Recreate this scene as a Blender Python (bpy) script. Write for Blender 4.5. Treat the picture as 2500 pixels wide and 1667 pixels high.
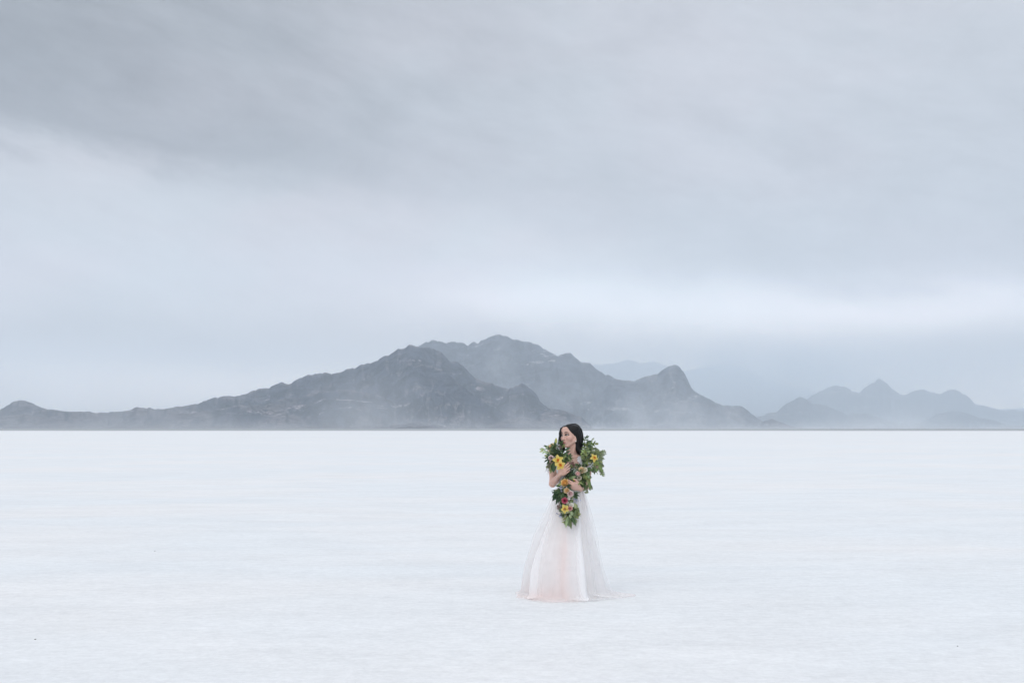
import bpy, math, random
import numpy as np
from mathutils import Vector, Matrix, noise as mnoise

for o in list(bpy.data.objects):
    bpy.data.objects.remove(o, do_unlink=True)
scene = bpy.context.scene
COL = scene.collection

# ------------------------------------------------------------------ camera
F = 2431.0            # focal length in photograph pixels (35 mm on a 36 mm wide sensor)
CX, HOR = 1250.0, 1045.0
CAMH = 1.605          # eye height
D0 = 9.65             # distance to the bride
S0 = D0 / F
cam_d = bpy.data.cameras.new("camera")
cam = bpy.data.objects.new("camera", cam_d)
COL.objects.link(cam)
cam.location = (0, 0, CAMH)
cam.rotation_euler = (math.radians(90), 0, 0)
cam_d.lens = 35.0
cam_d.sensor_width = 36.0
cam_d.shift_y = (HOR - 833.5) / 2500.0
cam_d.clip_start = 0.1
cam_d.clip_end = 200000.0
scene.camera = cam

# ------------------------------------------------------------------ render
scene.render.engine = 'CYCLES'
cy = scene.cycles
cy.use_denoising = True
cy.max_bounces = 12
cy.diffuse_bounces = 6
cy.glossy_bounces = 2
cy.transmission_bounces = 4
cy.transparent_max_bounces = 32
cy.volume_bounces = 4
cy.volume_step_rate = 1.0
cy.volume_max_steps = 64
cy.use_adaptive_sampling = True
cy.adaptive_threshold = 0.01
scene.view_settings.view_transform = 'Standard'
scene.view_settings.look = 'None'
scene.view_settings.exposure = 0.0
scene.view_settings.gamma = 1.0


# ------------------------------------------------------------------ node maths
class X:
    """a socket with arithmetic"""
    def __init__(s, nt, sock): s.nt, s.k = nt, sock
    def _m(s, op, *a, clamp=False):
        n = s.nt.nodes.new('ShaderNodeMath'); n.operation = op; n.use_clamp = clamp
        for i, v in enumerate((s,) + a):
            if isinstance(v, X): s.nt.links.new(v.k, n.inputs[i])
            else: n.inputs[i].default_value = v
        return X(s.nt, n.outputs[0])
    def __add__(s, o): return s._m('ADD', o)
    __radd__ = __add__
    def __mul__(s, o): return s._m('MULTIPLY', o)
    __rmul__ = __mul__
    def __sub__(s, o): return s._m('SUBTRACT', o)
    def __rsub__(s, o): return (s * -1.0) + o
    def __truediv__(s, o): return s._m('DIVIDE', o)
    def clamp(s): return s._m('ADD', 0.0, clamp=True)
    def exp(s): return s._m('EXPONENT')
    def pw(s, p): return s._m('POWER', p)
    def smooth(s, a, b):
        n = s.nt.nodes.new('ShaderNodeMapRange'); n.interpolation_type = 'SMOOTHSTEP'
        s.nt.links.new(s.k, n.inputs[0]); n.inputs[1].default_value = a; n.inputs[2].default_value = b
        n.inputs[3].default_value = 0; n.inputs[4].default_value = 1
        return X(s.nt, n.outputs[0])

def noise_x(nt, vec, scale, detail=4.0, rough=0.5, dist=0.0, offset=(0, 0, 0), sc=(1, 1, 1)):
    mp = nt.nodes.new('ShaderNodeMapping'); nt.links.new(vec, mp.inputs[0])
    mp.inputs['Location'].default_value = offset; mp.inputs['Scale'].default_value = sc
    n = nt.nodes.new('ShaderNodeTexNoise'); nt.links.new(mp.outputs[0], n.inputs['Vector'])
    n.inputs['Scale'].default_value = scale; n.inputs['Detail'].default_value = detail
    n.inputs['Roughness'].default_value = rough; n.inputs['Distortion'].default_value = dist
    return X(nt, n.outputs[0])

def mixc(nt, f, a, b, blend='MIX'):
    n = nt.nodes.new('ShaderNodeMix'); n.data_type = 'RGBA'; n.blend_type = blend
    for i, v in ((0, f), (6, a), (7, b)):
        if isinstance(v, X): nt.links.new(v.k, n.inputs[i])
        elif isinstance(v, (int, float)): n.inputs[i].default_value = v
        elif isinstance(v, (tuple, list)): n.inputs[i].default_value = (*v[:3], 1)
        else: nt.links.new(v, n.inputs[i])
    return n.outputs[2]

def comb(nt, x, y, z):
    n = nt.nodes.new('ShaderNodeCombineXYZ')
    for i, v in enumerate((x, y, z)):
        if isinstance(v, X): nt.links.new(v.k, n.inputs[i])
        else: n.inputs[i].default_value = v
    return n.outputs[0]

# ------------------------------------------------------------------ sun and sky
SUN_EL, SUN_AZ = math.radians(40), math.radians(202)   # azimuth clockwise from +Y: behind the camera, to its left
sun_d = bpy.data.lights.new("sun", 'SUN')
sun = bpy.data.objects.new("sun", sun_d); COL.objects.link(sun)
sun_d.energy = 1.25; sun_d.angle = math.radians(70); sun_d.color = (1.0, 0.97, 0.93)
sdir = Vector((math.sin(SUN_AZ) * math.cos(SUN_EL), math.cos(SUN_AZ) * math.cos(SUN_EL), math.sin(SUN_EL)))
sun.rotation_euler = sdir.to_track_quat('Z', 'Y').to_euler()

world = bpy.data.worlds.new("World"); scene.world = world; world.use_nodes = True
nt = world.node_tree; nt.nodes.clear()
wout = nt.nodes.new('ShaderNodeOutputWorld'); bg = nt.nodes.new('ShaderNodeBackground')
nt.links.new(bg.outputs[0], wout.inputs[0]); bg.inputs[1].default_value = 0.1
sky = nt.nodes.new('ShaderNodeTexSky'); sky.sky_type = 'NISHITA'; sky.sun_disc = False
sky.sun_elevation = SUN_EL; sky.sun_rotation = SUN_AZ
tc = nt.nodes.new('ShaderNodeTexCoord'); sp = nt.nodes.new('ShaderNodeSeparateXYZ')
nt.links.new(tc.outputs['Generated'], sp.inputs[0])
dx, dy, dz = (X(nt, sp.outputs[i]) for i in range(3))
az = dx._m('ARCTAN2', dy)                       # 0 straight ahead, positive to the right
el = dz / ((dx * dx + dy * dy + 1e-6)._m('SQRT'))   # tangent of the elevation
vec = comb(nt, az, el, 0.0)
w1 = noise_x(nt, vec, 3.0, 3, 0.5, sc=(1, 2.2, 1)) - 0.5
tilt = comb(nt, az, el + az * 0.22, 0.0)             # cloud rolls lie along the falling deck
w2 = noise_x(nt, tilt, 11.0, 4, 0.55, offset=(3.1, 7.7, 0), sc=(1, 2.0, 1)) - 0.5
w3 = noise_x(nt, tilt, 4.5, 5, 0.6, 0.6, offset=(9.1, 1.7, 0), sc=(0.9, 2.1, 1)) - 0.5

def AE(px, py):
    a = math.atan((px - CX) / F)
    return a, (HOR - py) / F * math.cos(a)

def blob(px, py, rx, ry, rot=0.0, warp=1.0, p=1.0):
    """soft patch of cloud: centre and radii in photograph pixels turned into angles"""
    a, e = AE(px, py); rx, ry = rx / F, ry / F
    u = az - a + w1 * (0.06 * warp) + w2 * (0.03 * warp)
    v = el - e + w1 * (0.05 * warp) + w2 * (0.018 * warp)
    c, s = math.cos(rot), math.sin(rot)
    uu = (u * c + v * s) / rx
    vv = (v * c - u * s) / ry
    return ((uu * uu + vv * vv) * -1.0).exp()

# lower edge of the dark cloud deck: a falling line, defined by piecewise slope in azimuth
a_l, e_l = AE(0, 372); a_m, e_m = AE(1250, 545); a_r, e_r = AE(1850, 690); a_e, e_e = AE(2500, 715)
def seg(a0, e0, a1, e1):
    return (az - a0) * ((e1 - e0) / (a1 - a0)) + e0
edge = seg(a_l, e_l, a_m, e_m)._m('MINIMUM', seg(a_m, e_m, a_r, e_r))._m('MAXIMUM', seg(a_r, e_r, a_e, e_e))
w4 = noise_x(nt, tilt, 28.0, 3, 0.55, offset=(1.1, 4.7, 0), sc=(1, 2.2, 1)) - 0.5
deck = (el - edge + w1 * 0.06 + w2 * 0.095 + w4 * 0.030)
deckm = deck.smooth(-0.022, 0.036)                       # 1 above the edge
dfade = deck.smooth(0.03, 0.20)                          # deck thins upwards

# brightness (linear, before the haze), as a number around 0.7
lum = el.smooth(0.0, 0.30) * -0.35 + 1.02
lum = lum - deckm * (dfade * -0.35 + 1.0) * 0.125
lum = lum - deckm * blob(0, 60, 1000, 420, 0.25, 0.8) * 0.33
lum = lum - blob(0, 330, 460, 110, 0.15) * deckm * 0.03
lum = lum - blob(150, 520, 700, 150, 0.1) * 0.045
lum = lum - deckm * blob(750, 330, 600, 90, 0.22, 1.2) * 0.03
lum = lum - blob(2480, 560, 460, 130, 0.0) * 0.085
lum = lum + blob(1250, 680, 380, 110, 0.1) * 0.08 + blob(1760, 775, 480, 70, -0.04, 1.5) * 0.58
lum = lum + blob(1300, 730, 300, 60, 0.05) * 0.32
lum = lum + blob(2350, 755, 420, 48, -0.06, 1.2) * 0.45 + blob(2000, 690, 500, 30, 0.0, 0.6) * 0.06
lum = lum - blob(100, 810, 1000, 60, 0.0, 0.7) * 0.30 - blob(2480, 855, 330, 60, 0.1, 0.8) * 0.45
lum = lum - blob(1550, 855, 230, 26, -0.1, 0.7) * 0.10 - blob(1850, 880, 160, 22, -0.15, 0.7) * 0.08
lum = lum + blob(500, 930, 700, 50, 0.0, 0.5) * 0.5
lum = lum + blob(1720, 180, 620, 260, 0.2) * 0.04
lum = lum + 0.04 + w3 * 0.30 + w2 * 0.14 + w4 * 0.09 + el.smooth(0.13, 0.02) * 0.40
zen = el.smooth(0.55, 2.2)
lum = lum + zen * 0.85 + (dy * -1.0).smooth(-0.2, 0.8) * 0.08
hue = noise_x(nt, vec, 3.6, 3, 0.5, offset=(5, 2, 0), sc=(1, 1.8, 1)).smooth(0.40, 0.62)
tint = mixc(nt, hue, (0.955, 0.988, 1.045), (1.012, 0.978, 1.040))
tint = mixc(nt, deckm * 0.5, tint, (0.945, 0.985, 1.075))
tint = mixc(nt, el.smooth(0.16, 0.02), tint, (1.14, 1.0, 0.90))
sc_n = nt.nodes.new('ShaderNodeVectorMath'); sc_n.operation = 'SCALE'
nt.links.new(tint, sc_n.inputs[0]); nt.links.new((lum * 10.0).k, sc_n.inputs['Scale'])
nt.links.new(mixc(nt, 0.06, sc_n.outputs[0], sky.outputs[0]), bg.inputs[0])
world.cycles.sampling_method = 'MANUAL'; world.cycles.sample_map_resolution = 512

# ------------------------------------------------------------------ helpers
def link(o, parent=None, **props):
    COL.objects.link(o)
    if parent is not None: o.parent = parent
    for k, v in props.items(): o[k] = v
    return o

def mesh_obj(name, verts, faces, mat=None, parent=None, smooth=True, **props):
    me = bpy.data.meshes.new(name)
    if isinstance(faces, np.ndarray):
        v = np.asarray(verts, np.float32); n, k = faces.shape
        me.vertices.add(len(v)); me.vertices.foreach_set('co', v.ravel())
        me.loops.add(n * k); me.loops.foreach_set('vertex_index', faces.astype(np.int32).ravel())
        me.polygons.add(n); me.polygons.foreach_set('loop_start', np.arange(0, n * k, k, dtype=np.int32))
        me.update(calc_edges=True)
    else:
        me.from_pydata([tuple(p) for p in verts], [], faces); me.update()
    if smooth: me.polygons.foreach_set('use_smooth', [True] * len(me.polygons))
    for m in (mat if isinstance(mat, (list, tuple)) else [mat]):
        if m is not None: me.materials.append(m)
    o = bpy.data.objects.new(name, me)
    return link(o, parent, **props)

def new_mat(name, rough=0.8, color=(0.5, 0.5, 0.5), spec=0.3):
    m = bpy.data.materials.new(name); m.use_nodes = True
    b = m.node_tree.nodes['Principled BSDF']
    b.inputs['Base Color'].default_value = (*color, 1); b.inputs['Roughness'].default_value = rough
    b.inputs['Specular IOR Level'].default_value = spec
    return m, m.node_tree, b

def grid_faces(nr, nc, off=0):
    i = np.arange(nr - 1)[:, None] * nc + np.arange(nc - 1)[None, :]
    f = np.stack([i, i + 1, i + nc + 1, i + nc], -1).reshape(-1, 4)
    return f + off

# value noise on arrays (terrain)
def vnoise(x, y, seed=0):
    xi = np.floor(x).astype(np.int64); yi = np.floor(y).astype(np.int64)
    xf = x - xi; yf = y - yi
    def h(i, j):
        n = (i * 374761393 + j * 668265263 + seed * 974634777) & 0x7fffffff
        n = ((n ^ (n >> 13)) * 1274126177) & 0x7fffffff
        n = (n ^ (n >> 16)) & 0xffffff
        return n / float(0xffffff) * 2 - 1
    u = xf * xf * xf * (xf * (xf * 6 - 15) + 10); v = yf * yf * yf * (yf * (yf * 6 - 15) + 10)
    return (h(xi, yi) * (1 - u) + h(xi + 1, yi) * u) * (1 - v) + (h(xi, yi + 1) * (1 - u) + h(xi + 1, yi + 1) * u) * v

def fbm(x, y, seed=0, octs=5, gain=0.5, ridged=False):
    s = np.zeros_like(x, dtype=float); a = 1.0; t = 0.0
    for k in range(octs):
        n = vnoise(x * 2 ** k + 17.3 * k, y * 2 ** k - 9.1 * k, seed + k)
        if ridged: n = 1 - 2 * np.abs(n)
        s += a * n; t += a; a *= gain
    return s / t

# ------------------------------------------------------------------ salt flat and mud plain: one sheet to the horizon
m, nt, b = new_mat('salt_and_mud', 0.75, spec=0.25)
geo = nt.nodes.new('ShaderNodeNewGeometry'); P_ = geo.outputs['Position']
sp = nt.nodes.new('ShaderNodeSeparateXYZ'); nt.links.new(P_, sp.inputs[0])
gx, gy = X(nt, sp.outputs[0]), X(nt, sp.outputs[1])
n_big = noise_x(nt, P_, 0.16, 4, 0.55, 0.5, sc=(0.6, 1.3, 1))
n_mid = noise_x(nt, P_, 1.1, 5, 0.6, 0.4, sc=(0.55, 1.5, 1))
n_fin = noise_x(nt, P_, 9.0, 6, 0.65, 0.3, sc=(0.7, 1.3, 1))
n_far = noise_x(nt, P_, 0.02, 4, 0.55, sc=(0.5, 1.6, 1))
warm = n_big.smooth(0.38, 0.66)
c = mixc(nt, warm, (0.745, 0.768, 0.775), (0.778, 0.779, 0.772))
v = (n_mid - 0.5) * 0.20 + (n_fin - 0.5) * 0.28 + (n_far - 0.5) * 0.08 + (noise_x(nt, P_, 24.0, 4, 0.6, 0.2, offset=(3, 8, 0)) - 0.5) * 0.22 + 0.985
sc_n = nt.nodes.new('ShaderNodeVectorMath'); sc_n.operation = 'SCALE'
nt.links.new(c, sc_n.inputs[0]); nt.links.new(v.k, sc_n.inputs['Scale'])
edge = (gy + (noise_x(nt, P_, 0.012, 4, 0.6) - 0.5) * 90.0 + (gx * 0.012)).smooth(590, 650)
mud = mixc(nt, noise_x(nt, P_, 0.006, 4, 0.6, sc=(0.25, 1.2, 1)).smooth(0.35, 0.65), (0.32, 0.34, 0.355), (0.42, 0.43, 0.435))
nt.links.new(mixc(nt, edge, sc_n.outputs[0], mud), b.inputs['Base Color'])
bp = nt.nodes.new('ShaderNodeBump'); bp.inputs['Strength'].default_value = 0.55; bp.inputs['Distance'].default_value = 0.02
hgt = n_fin * 0.7 + noise_x(nt, P_, 34.0, 4, 0.6) * 0.35 + n_mid * 1.6
nt.links.new(hgt.k, bp.inputs['Height']); nt.links.new(bp.outputs[0], b.inputs['Normal'])
# rings of growing radius, gently uneven near the camera
NR, NA = 150, 180
rr = np.concatenate([[0.0], np.geomspace(0.6, 28000, NR - 1)])
th = np.linspace(0, 2 * math.pi, NA, endpoint=False)
R_, T_ = np.meshgrid(rr, th, indexing='ij')
gxv, gyv = R_ * np.cos(T_), R_ * np.sin(T_) + 0.0
und = 0.010 * fbm(gxv * 0.35, gyv * 0.35, 3, 3) * np.clip(1 - R_ / 60, 0, 1)
gv = np.stack([gxv, gyv, und], -1).reshape(-1, 3)
i = np.arange(NR - 1)[:, None] * NA + np.arange(NA)[None, :]
j = np.arange(NR - 1)[:, None] * NA + (np.arange(NA)[None, :] + 1) % NA
gf = np.stack([i, i + NA, j + NA, j], -1).reshape(-1, 4)
ground = mesh_obj('ground', gv, gf, m, kind='structure', label='white salt flat running to a grey mud plain')

# ------------------------------------------------------------------ mountains
def rock_mat(name, dark, mid, pale, scl):
    m, nt, b = new_mat(name, 0.95, spec=0.1)
    g = nt.nodes.new('ShaderNodeNewGeometry'); p = g.outputs['Position']
    sp = nt.nodes.new('ShaderNodeSeparateXYZ'); nt.links.new(g.outputs['Normal'], sp.inputs[0])
    flat = X(nt, sp.outputs[2])
    n1 = noise_x(nt, p, 0.0085 * scl, 7, 0.70, 0.8, sc=(1, 1, 1.8))
    n2 = noise_x(nt, p, 0.022 * scl, 5, 0.65, 0.5, offset=(40, 9, 3), sc=(1, 1, 2.2))
    n3 = noise_x(nt, p, 0.0016 * scl, 6, 0.72, 1.5, offset=(7, 90, 3), sc=(1, 0.7, 5.0))
    c = mixc(nt, n1.smooth(0.36, 0.64), dark, mid)
    c = mixc(nt, ((n3 - 0.575).smooth(0.0, 0.06) * n2.smooth(0.45, 0.6) * 0.9).clamp(), c, pale)
    c = mixc(nt, (flat.smooth(0.78, 0.975) * n2.smooth(0.25, 0.7) * 0.75), c, [q * 0.62 for q in pale])
    nt.links.new(c, b.inputs['Base Color'])
    bp = nt.nodes.new('ShaderNodeBump'); bp.inputs['Strength'].default_value = 1.0; bp.inputs['Distance'].default_value = 40.0
    h = noise_x(nt, p, 0.02, 6, 0.7) * 1.0 + n2 * 1.2
    nt.links.new(h.k, bp.inputs['Height']); nt.links.new(bp.outputs[0], b.inputs['Normal'])
    return m

def terrain(name, label, cols, Y, ridges, mat, seed, detail=1.0):
    """heightfield over camera-fan columns; every ridge = (skyline points, distance, foot width factor, jag, fan height)"""
    cols = np.asarray(cols, float); Y = np.asarray(Y, float)
    U, YY = np.meshgrid(cols, Y, indexing='ij')
    XX = (U - CX) / F * YY
    H = np.full_like(XX, -30.0)
    for ri, (pts, D, wf, jag, toe, *rest) in enumerate(ridges):
        pts = np.array(pts, float)
        py = np.interp(cols, pts[:, 0], pts[:, 1])
        jn = fbm(cols * 0.06, cols * 0 + ri * 3.3 + seed, seed + 5, 4, 0.55) + 0.45 * fbm(cols * 0.22, cols * 0 + ri * 5.1, seed + 6, 3, 0.6)
        hpx = np.clip(HOR - py, 0, None)
        py = py + jn * jag * np.clip(hpx / 40, 0, 1)
        wander = fbm(cols * 0.006, cols * 0 + 1.7 * ri, seed + 31 + ri, 4) * 0.045 * D
        Yr = D + wander
        Ht = (HOR - py) / F * Yr + CAMH
        out = (cols < pts[0, 0]) | (cols > pts[-1, 0])
        Ht = np.where(out, -40, Ht)
        W = np.maximum(np.abs(Ht) * wf + 260, 300)
        Hc, Wc, Yc = Ht[:, None], W[:, None], Yr[:, None]
        # warp the across-ridge distance so spurs and gullies run down the slope
        sp1 = fbm(XX / 450.0, YY / 1100.0, seed + 11 + ri, 5, 0.55, True)
        sp2 = fbm(XX / 140.0 + 5, YY / 300.0, seed + 21 + ri, 5, 0.58, True)
        t = (Yc - YY) / Wc
        back = np.clip(-t * 1.1, 0, 2)
        tf = np.clip(t, 0, 3)
        g = 0.66 * np.clip(1 - tf / 0.62, 0, 1) ** 1.25 + 0.34 * np.clip(1 - tf, 0, 1) ** (1.6 + toe)
        env = np.clip(tf * 3.2, 0, 1) ** 1.3 * np.clip(1.05 - tf, 0, 1)
        rel = Hc * g + np.maximum(Hc, 0) * env * (0.62 * np.minimum(sp1 - 0.40, .12) + 0.42 * np.minimum(sp2 - 0.38, .15)) * detail
        rel = np.where(t < 0, Hc * np.clip(1 - back, -0.2, 1), rel)
        rel = np.where(rel < 0, rel * 0.3 - 2, rel)
        cap = Hc / Yc * YY * (1 - 0.045 * np.clip(tf * 6, 0, 1))
        rel = np.minimum(rel, np.where(Hc > 0, cap, rel))
        H = np.maximum(H, rel)
    H += fbm(XX / 60.0, YY / 60.0, seed + 77, 3) * 5 * np.clip(H / 60, 0, 1) * detail
    V = np.stack([XX, YY, H], -1).reshape(-1, 3)
    return mesh_obj(name, V, grid_faces(len(cols), len(Y)), mat, kind='structure', label=label)

# skylines read off the photograph (pixels), turned into real ridges several kilometres away
A = [(-1500, 1045), (-1300, 1034), (-1080, 1020), (-900, 1001), (-760, 1008), (-620, 992), (-500, 985), (-400, 996), (-300, 1005), (-160, 1018), (-60, 1012), (0, 999), (12, 993), (31, 981), (47, 975), (65, 978), (82, 985), (102, 996), (136, 1000), (170, 1003),
     (204, 1004.5), (238, 1007), (272, 1006), (316, 1002), (333, 995), (347, 992), (360, 996), (381, 998), (442, 991.5),
     (476, 985), (503, 976.6), (524, 969), (531, 971), (554, 965), (573, 967), (599, 960), (633, 947), (656, 945), (684, 934),
     (711, 936), (724, 925), (753, 912), (758, 915), (797, 908), (812, 911), (836, 906), (860, 895), (865, 899), (884, 886),
     (904, 886.5), (921, 880), (935, 868), (953, 863), (972, 849), (989, 847), (999, 842), (1026, 846), (1043, 845), (1060, 850),
     (1077, 856.5), (1091, 872), (1098, 880), (1113, 880), (1128, 890.5), (1142, 906), (1159, 921), (1180, 931), (1205, 938), (1235, 946), (1250, 952),
     (1290, 975), (1330, 1000), (1370, 1022), (1420, 1040), (1440, 1045)]
A2 = [(1200, 1010), (1225, 975), (1244, 947), (1258, 942), (1275, 933), (1295, 946.7), (1309, 960), (1319, 981), (1345, 1000), (1380, 1020), (1420, 1040), (1440, 1046)]
A3 = [(880, 1000), (930, 960), (980, 922), (1010, 897), (1026, 888), (1050, 893), (1080, 902), (1110, 925), (1140, 950), (1190, 985), (1240, 1010), (1290, 1030), (1330, 1045)]
A4 = [(560, 1045), (620, 1000), (680, 975), (730, 968), (790, 955), (850, 948), (910, 960), (960, 982), (1010, 1005), (1060, 1040)]
A5 = [(330, 1045), (400, 1016), (480, 1004), (520, 1000), (560, 992), (620, 985), (680, 1000), (740, 1022), (790, 1045)]
A6 = [(1180, 1045), (1230, 1024), (1270, 1017), (1290, 1019), (1330, 1031), (1380, 1045)]
A7 = [(1285, 1045), (1320, 1010), (1350, 998), (1380, 1003), (1420, 1018), (1450, 1045)]
A8 = [(-200, 1045), (-80, 1022), (20, 1014), (60, 1010), (110, 1018), (190, 1031), (260, 1045)]
B = [(950, 900), (1000, 855), (1026, 842), (1040, 835), (1053, 827.6), (1070, 831), (1088, 835.4), (1103, 831.7), (1125, 835.4), (1142, 842), (1154, 832), (1168, 836), (1176, 830),
     (1196, 820), (1220, 815.4), (1244, 824), (1278, 832.7), (1295, 832.4), (1312, 841), (1329, 850.4), (1346, 859), (1363, 867.8), (1383, 857.6),
     (1394, 861), (1407, 873.5), (1417, 883), (1438, 884.8), (1455, 899), (1479, 914), (1485, 911), (1496, 920), (1505, 924), (1530, 950), (1570, 985), (1610, 1020), (1640, 1045)]
B2 = [(1440, 990), (1480, 945), (1500, 925), (1515, 926), (1549, 929.7), (1573, 919), (1606, 912), (1624, 897), (1634, 891), (1650, 889), (1662, 897), (1671, 908.6), (1676, 920), (1687, 944),
      (1699, 955.4), (1723, 968.5), (1746, 982), (1765, 988), (1807, 989), (1816, 993), (1835, 1009), (1851, 1022), (1868, 1030), (1900, 1037), (1930, 1045)]
B3 = [(1560, 1045), (1600, 1000), (1640, 982), (1680, 975), (1730, 990), (1770, 1010), (1800, 1019), (1818, 1017), (1845, 1033), (1860, 1045)]
B4 = [(1840, 1045), (1868, 1025), (1884, 1021), (1900, 1028), (1928, 1039), (1950, 1045)]
B5 = [(1080, 1045), (1130, 985), (1180, 950), (1230, 930), (1270, 915), (1300, 925), (1360, 965), (1420, 1000), (1460, 1045)]
Cc = [(1760, 1045), (1830, 1020), (1863, 1014), (1882, 1004.5), (1896, 1006), (1910, 993), (1928, 979), (1940, 974), (1952, 966), (1968, 974), (1989, 986), (2013, 988), (2031, 996), (2059, 1007),
     (2069, 1013), (2087, 1009), (2111, 1008), (2130, 1015), (2148, 1018), (2167, 1028), (2200, 1036), (2240, 1033), (2265, 1023), (2289, 1009), (2326, 1002), (2359, 1007), (2391, 1019),
     (2420, 1023), (2457, 1036), (2520, 1040), (2640, 1030), (2800, 1045)]
Dd = [(1880, 1045), (1930, 990), (1975, 968), (2008, 951), (2022, 944), (2036, 939), (2064, 942), (2078, 953), (2101, 957), (2111, 944), (2122, 937), (2134, 934), (2141, 925), (2148, 922), (2155, 928), (2165, 932), (2176, 948), (2195, 960),
      (2207, 965), (2230, 951), (2256, 947), (2275, 957), (2298, 962), (2312, 953), (2331, 946), (2349, 959), (2363, 965.5), (2382, 984),
      (2420, 993), (2452, 1002), (2471, 997.5), (2499, 1004), (2560, 1015), (2700, 1000), (2900, 1045)]
E1 = [(1300, 1045), (1380, 925), (1447, 888), (1470, 889), (1493, 887.6), (1515, 881), (1531, 874), (1548, 880), (1564, 886.6), (1580, 883), (1596, 879), (1625, 892), (1660, 905),
      (1700, 900), (1746, 890), (1797, 890), (1830, 904), (1868, 925), (1914, 937), (1961, 950), (2030, 962), (2120, 975), (2260, 990), (2420, 1000), (2560, 990), (2800, 1045)]

rockA = rock_mat('near_rock', (0.010, 0.021, 0.046), (0.080, 0.102, 0.155), (0.55, 0.50, 0.52), 1.0)  # rock tones carry some of the haze's blue, painted into the colour
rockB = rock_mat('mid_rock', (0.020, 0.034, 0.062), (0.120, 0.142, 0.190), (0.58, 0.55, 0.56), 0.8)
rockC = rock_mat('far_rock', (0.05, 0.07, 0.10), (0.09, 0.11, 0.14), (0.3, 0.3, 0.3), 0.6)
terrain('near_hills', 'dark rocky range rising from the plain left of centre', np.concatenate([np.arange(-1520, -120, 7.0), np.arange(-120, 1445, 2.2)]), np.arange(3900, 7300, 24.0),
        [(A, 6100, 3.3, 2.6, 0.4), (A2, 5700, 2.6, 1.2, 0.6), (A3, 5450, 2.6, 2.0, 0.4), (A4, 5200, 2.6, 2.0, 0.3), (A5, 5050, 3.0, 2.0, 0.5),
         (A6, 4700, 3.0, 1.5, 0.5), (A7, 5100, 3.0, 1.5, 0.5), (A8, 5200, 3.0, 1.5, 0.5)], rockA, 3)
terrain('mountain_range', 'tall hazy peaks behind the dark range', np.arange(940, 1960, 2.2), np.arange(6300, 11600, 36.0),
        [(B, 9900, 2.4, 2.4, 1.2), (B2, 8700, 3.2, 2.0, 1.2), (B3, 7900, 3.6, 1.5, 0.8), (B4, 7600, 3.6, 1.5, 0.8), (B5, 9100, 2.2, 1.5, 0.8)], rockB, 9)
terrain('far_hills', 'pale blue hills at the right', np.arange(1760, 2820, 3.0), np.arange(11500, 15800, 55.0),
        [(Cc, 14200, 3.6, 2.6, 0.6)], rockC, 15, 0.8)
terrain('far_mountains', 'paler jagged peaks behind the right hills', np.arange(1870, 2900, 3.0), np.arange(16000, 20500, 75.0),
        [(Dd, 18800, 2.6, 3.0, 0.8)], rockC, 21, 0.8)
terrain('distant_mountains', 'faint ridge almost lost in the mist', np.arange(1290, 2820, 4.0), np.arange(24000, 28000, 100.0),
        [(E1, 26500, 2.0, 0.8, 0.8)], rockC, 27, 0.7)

# ------------------------------------------------------------------ haze
def box(name, x0, x1, y0, y1, z0, z1, mat, **props):
    v = [(x, y, z) for x in (x0, x1) for y in (y0, y1) for z in (z0, z1)]
    f = [(0, 1, 3, 2), (4, 6, 7, 5), (0, 4, 5, 1), (2, 3, 7, 6), (0, 2, 6, 4), (1, 5, 7, 3)]
    return mesh_obj(name, v, f, mat, smooth=False, **props)
def vol_mat(name, density, color):
    m = bpy.data.materials.new(name); m.use_nodes = True; nt = m.node_tree; nt.nodes.clear()
    o = nt.nodes.new('ShaderNodeOutputMaterial'); v = nt.nodes.new('ShaderNodeVolumePrincipled')
    v.inputs['Density'].default_value = density; v.inputs['Color'].default_value = (*color, 1)
    v.inputs['Anisotropy'].default_value = 0.0
    nt.links.new(v.outputs[0], o.inputs['Volume'])
    return m, nt, v
hm, _, _ = vol_mat('haze_air', 8.4e-5, (0.825, 0.918, 1.0))
haze = box('haze', -28500, 28500, -28500, 28500, -45, 2080, hm, kind='stuff', label='pale blue haze in the air')
dm, nt, v = vol_mat('blowing_dust', 0.0, (0.95, 0.975, 1.0))
tcn = nt.nodes.new('ShaderNodeNewGeometry'); p = tcn.outputs['Position']
spz = nt.nodes.new('ShaderNodeSeparateXYZ'); nt.links.new(p, spz.inputs[0])
z = X(nt, spz.outputs[2]); xx = X(nt, spz.outputs[0])
nA = noise_x(nt, p, 0.0019, 2, 0.5, sc=(1, 0.3, 0.5)).smooth(0.40, 0.72)
nB = noise_x(nt, p, 0.0065, 3, 0.6, sc=(1, 0.3, 0.7)).smooth(0.30, 0.72)
hgt = nA * 105.0 + 16.0
side = (xx._m('ABSOLUTE')).smooth(1500, 3200) * -0.6 + 1.0
dens = ((z / hgt) * -1.0).exp() * (nB * 0.7 + 0.45) * 0.0019 * side * z.smooth(260, 200)
nt.links.new(dens.k, v.inputs['Density'])
box('dust_cloud', -4200, 4300, 4050, 4650, 0.5, 265, dm, kind='stuff', label='pale dust blowing low along the foot of the mountains')

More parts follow.
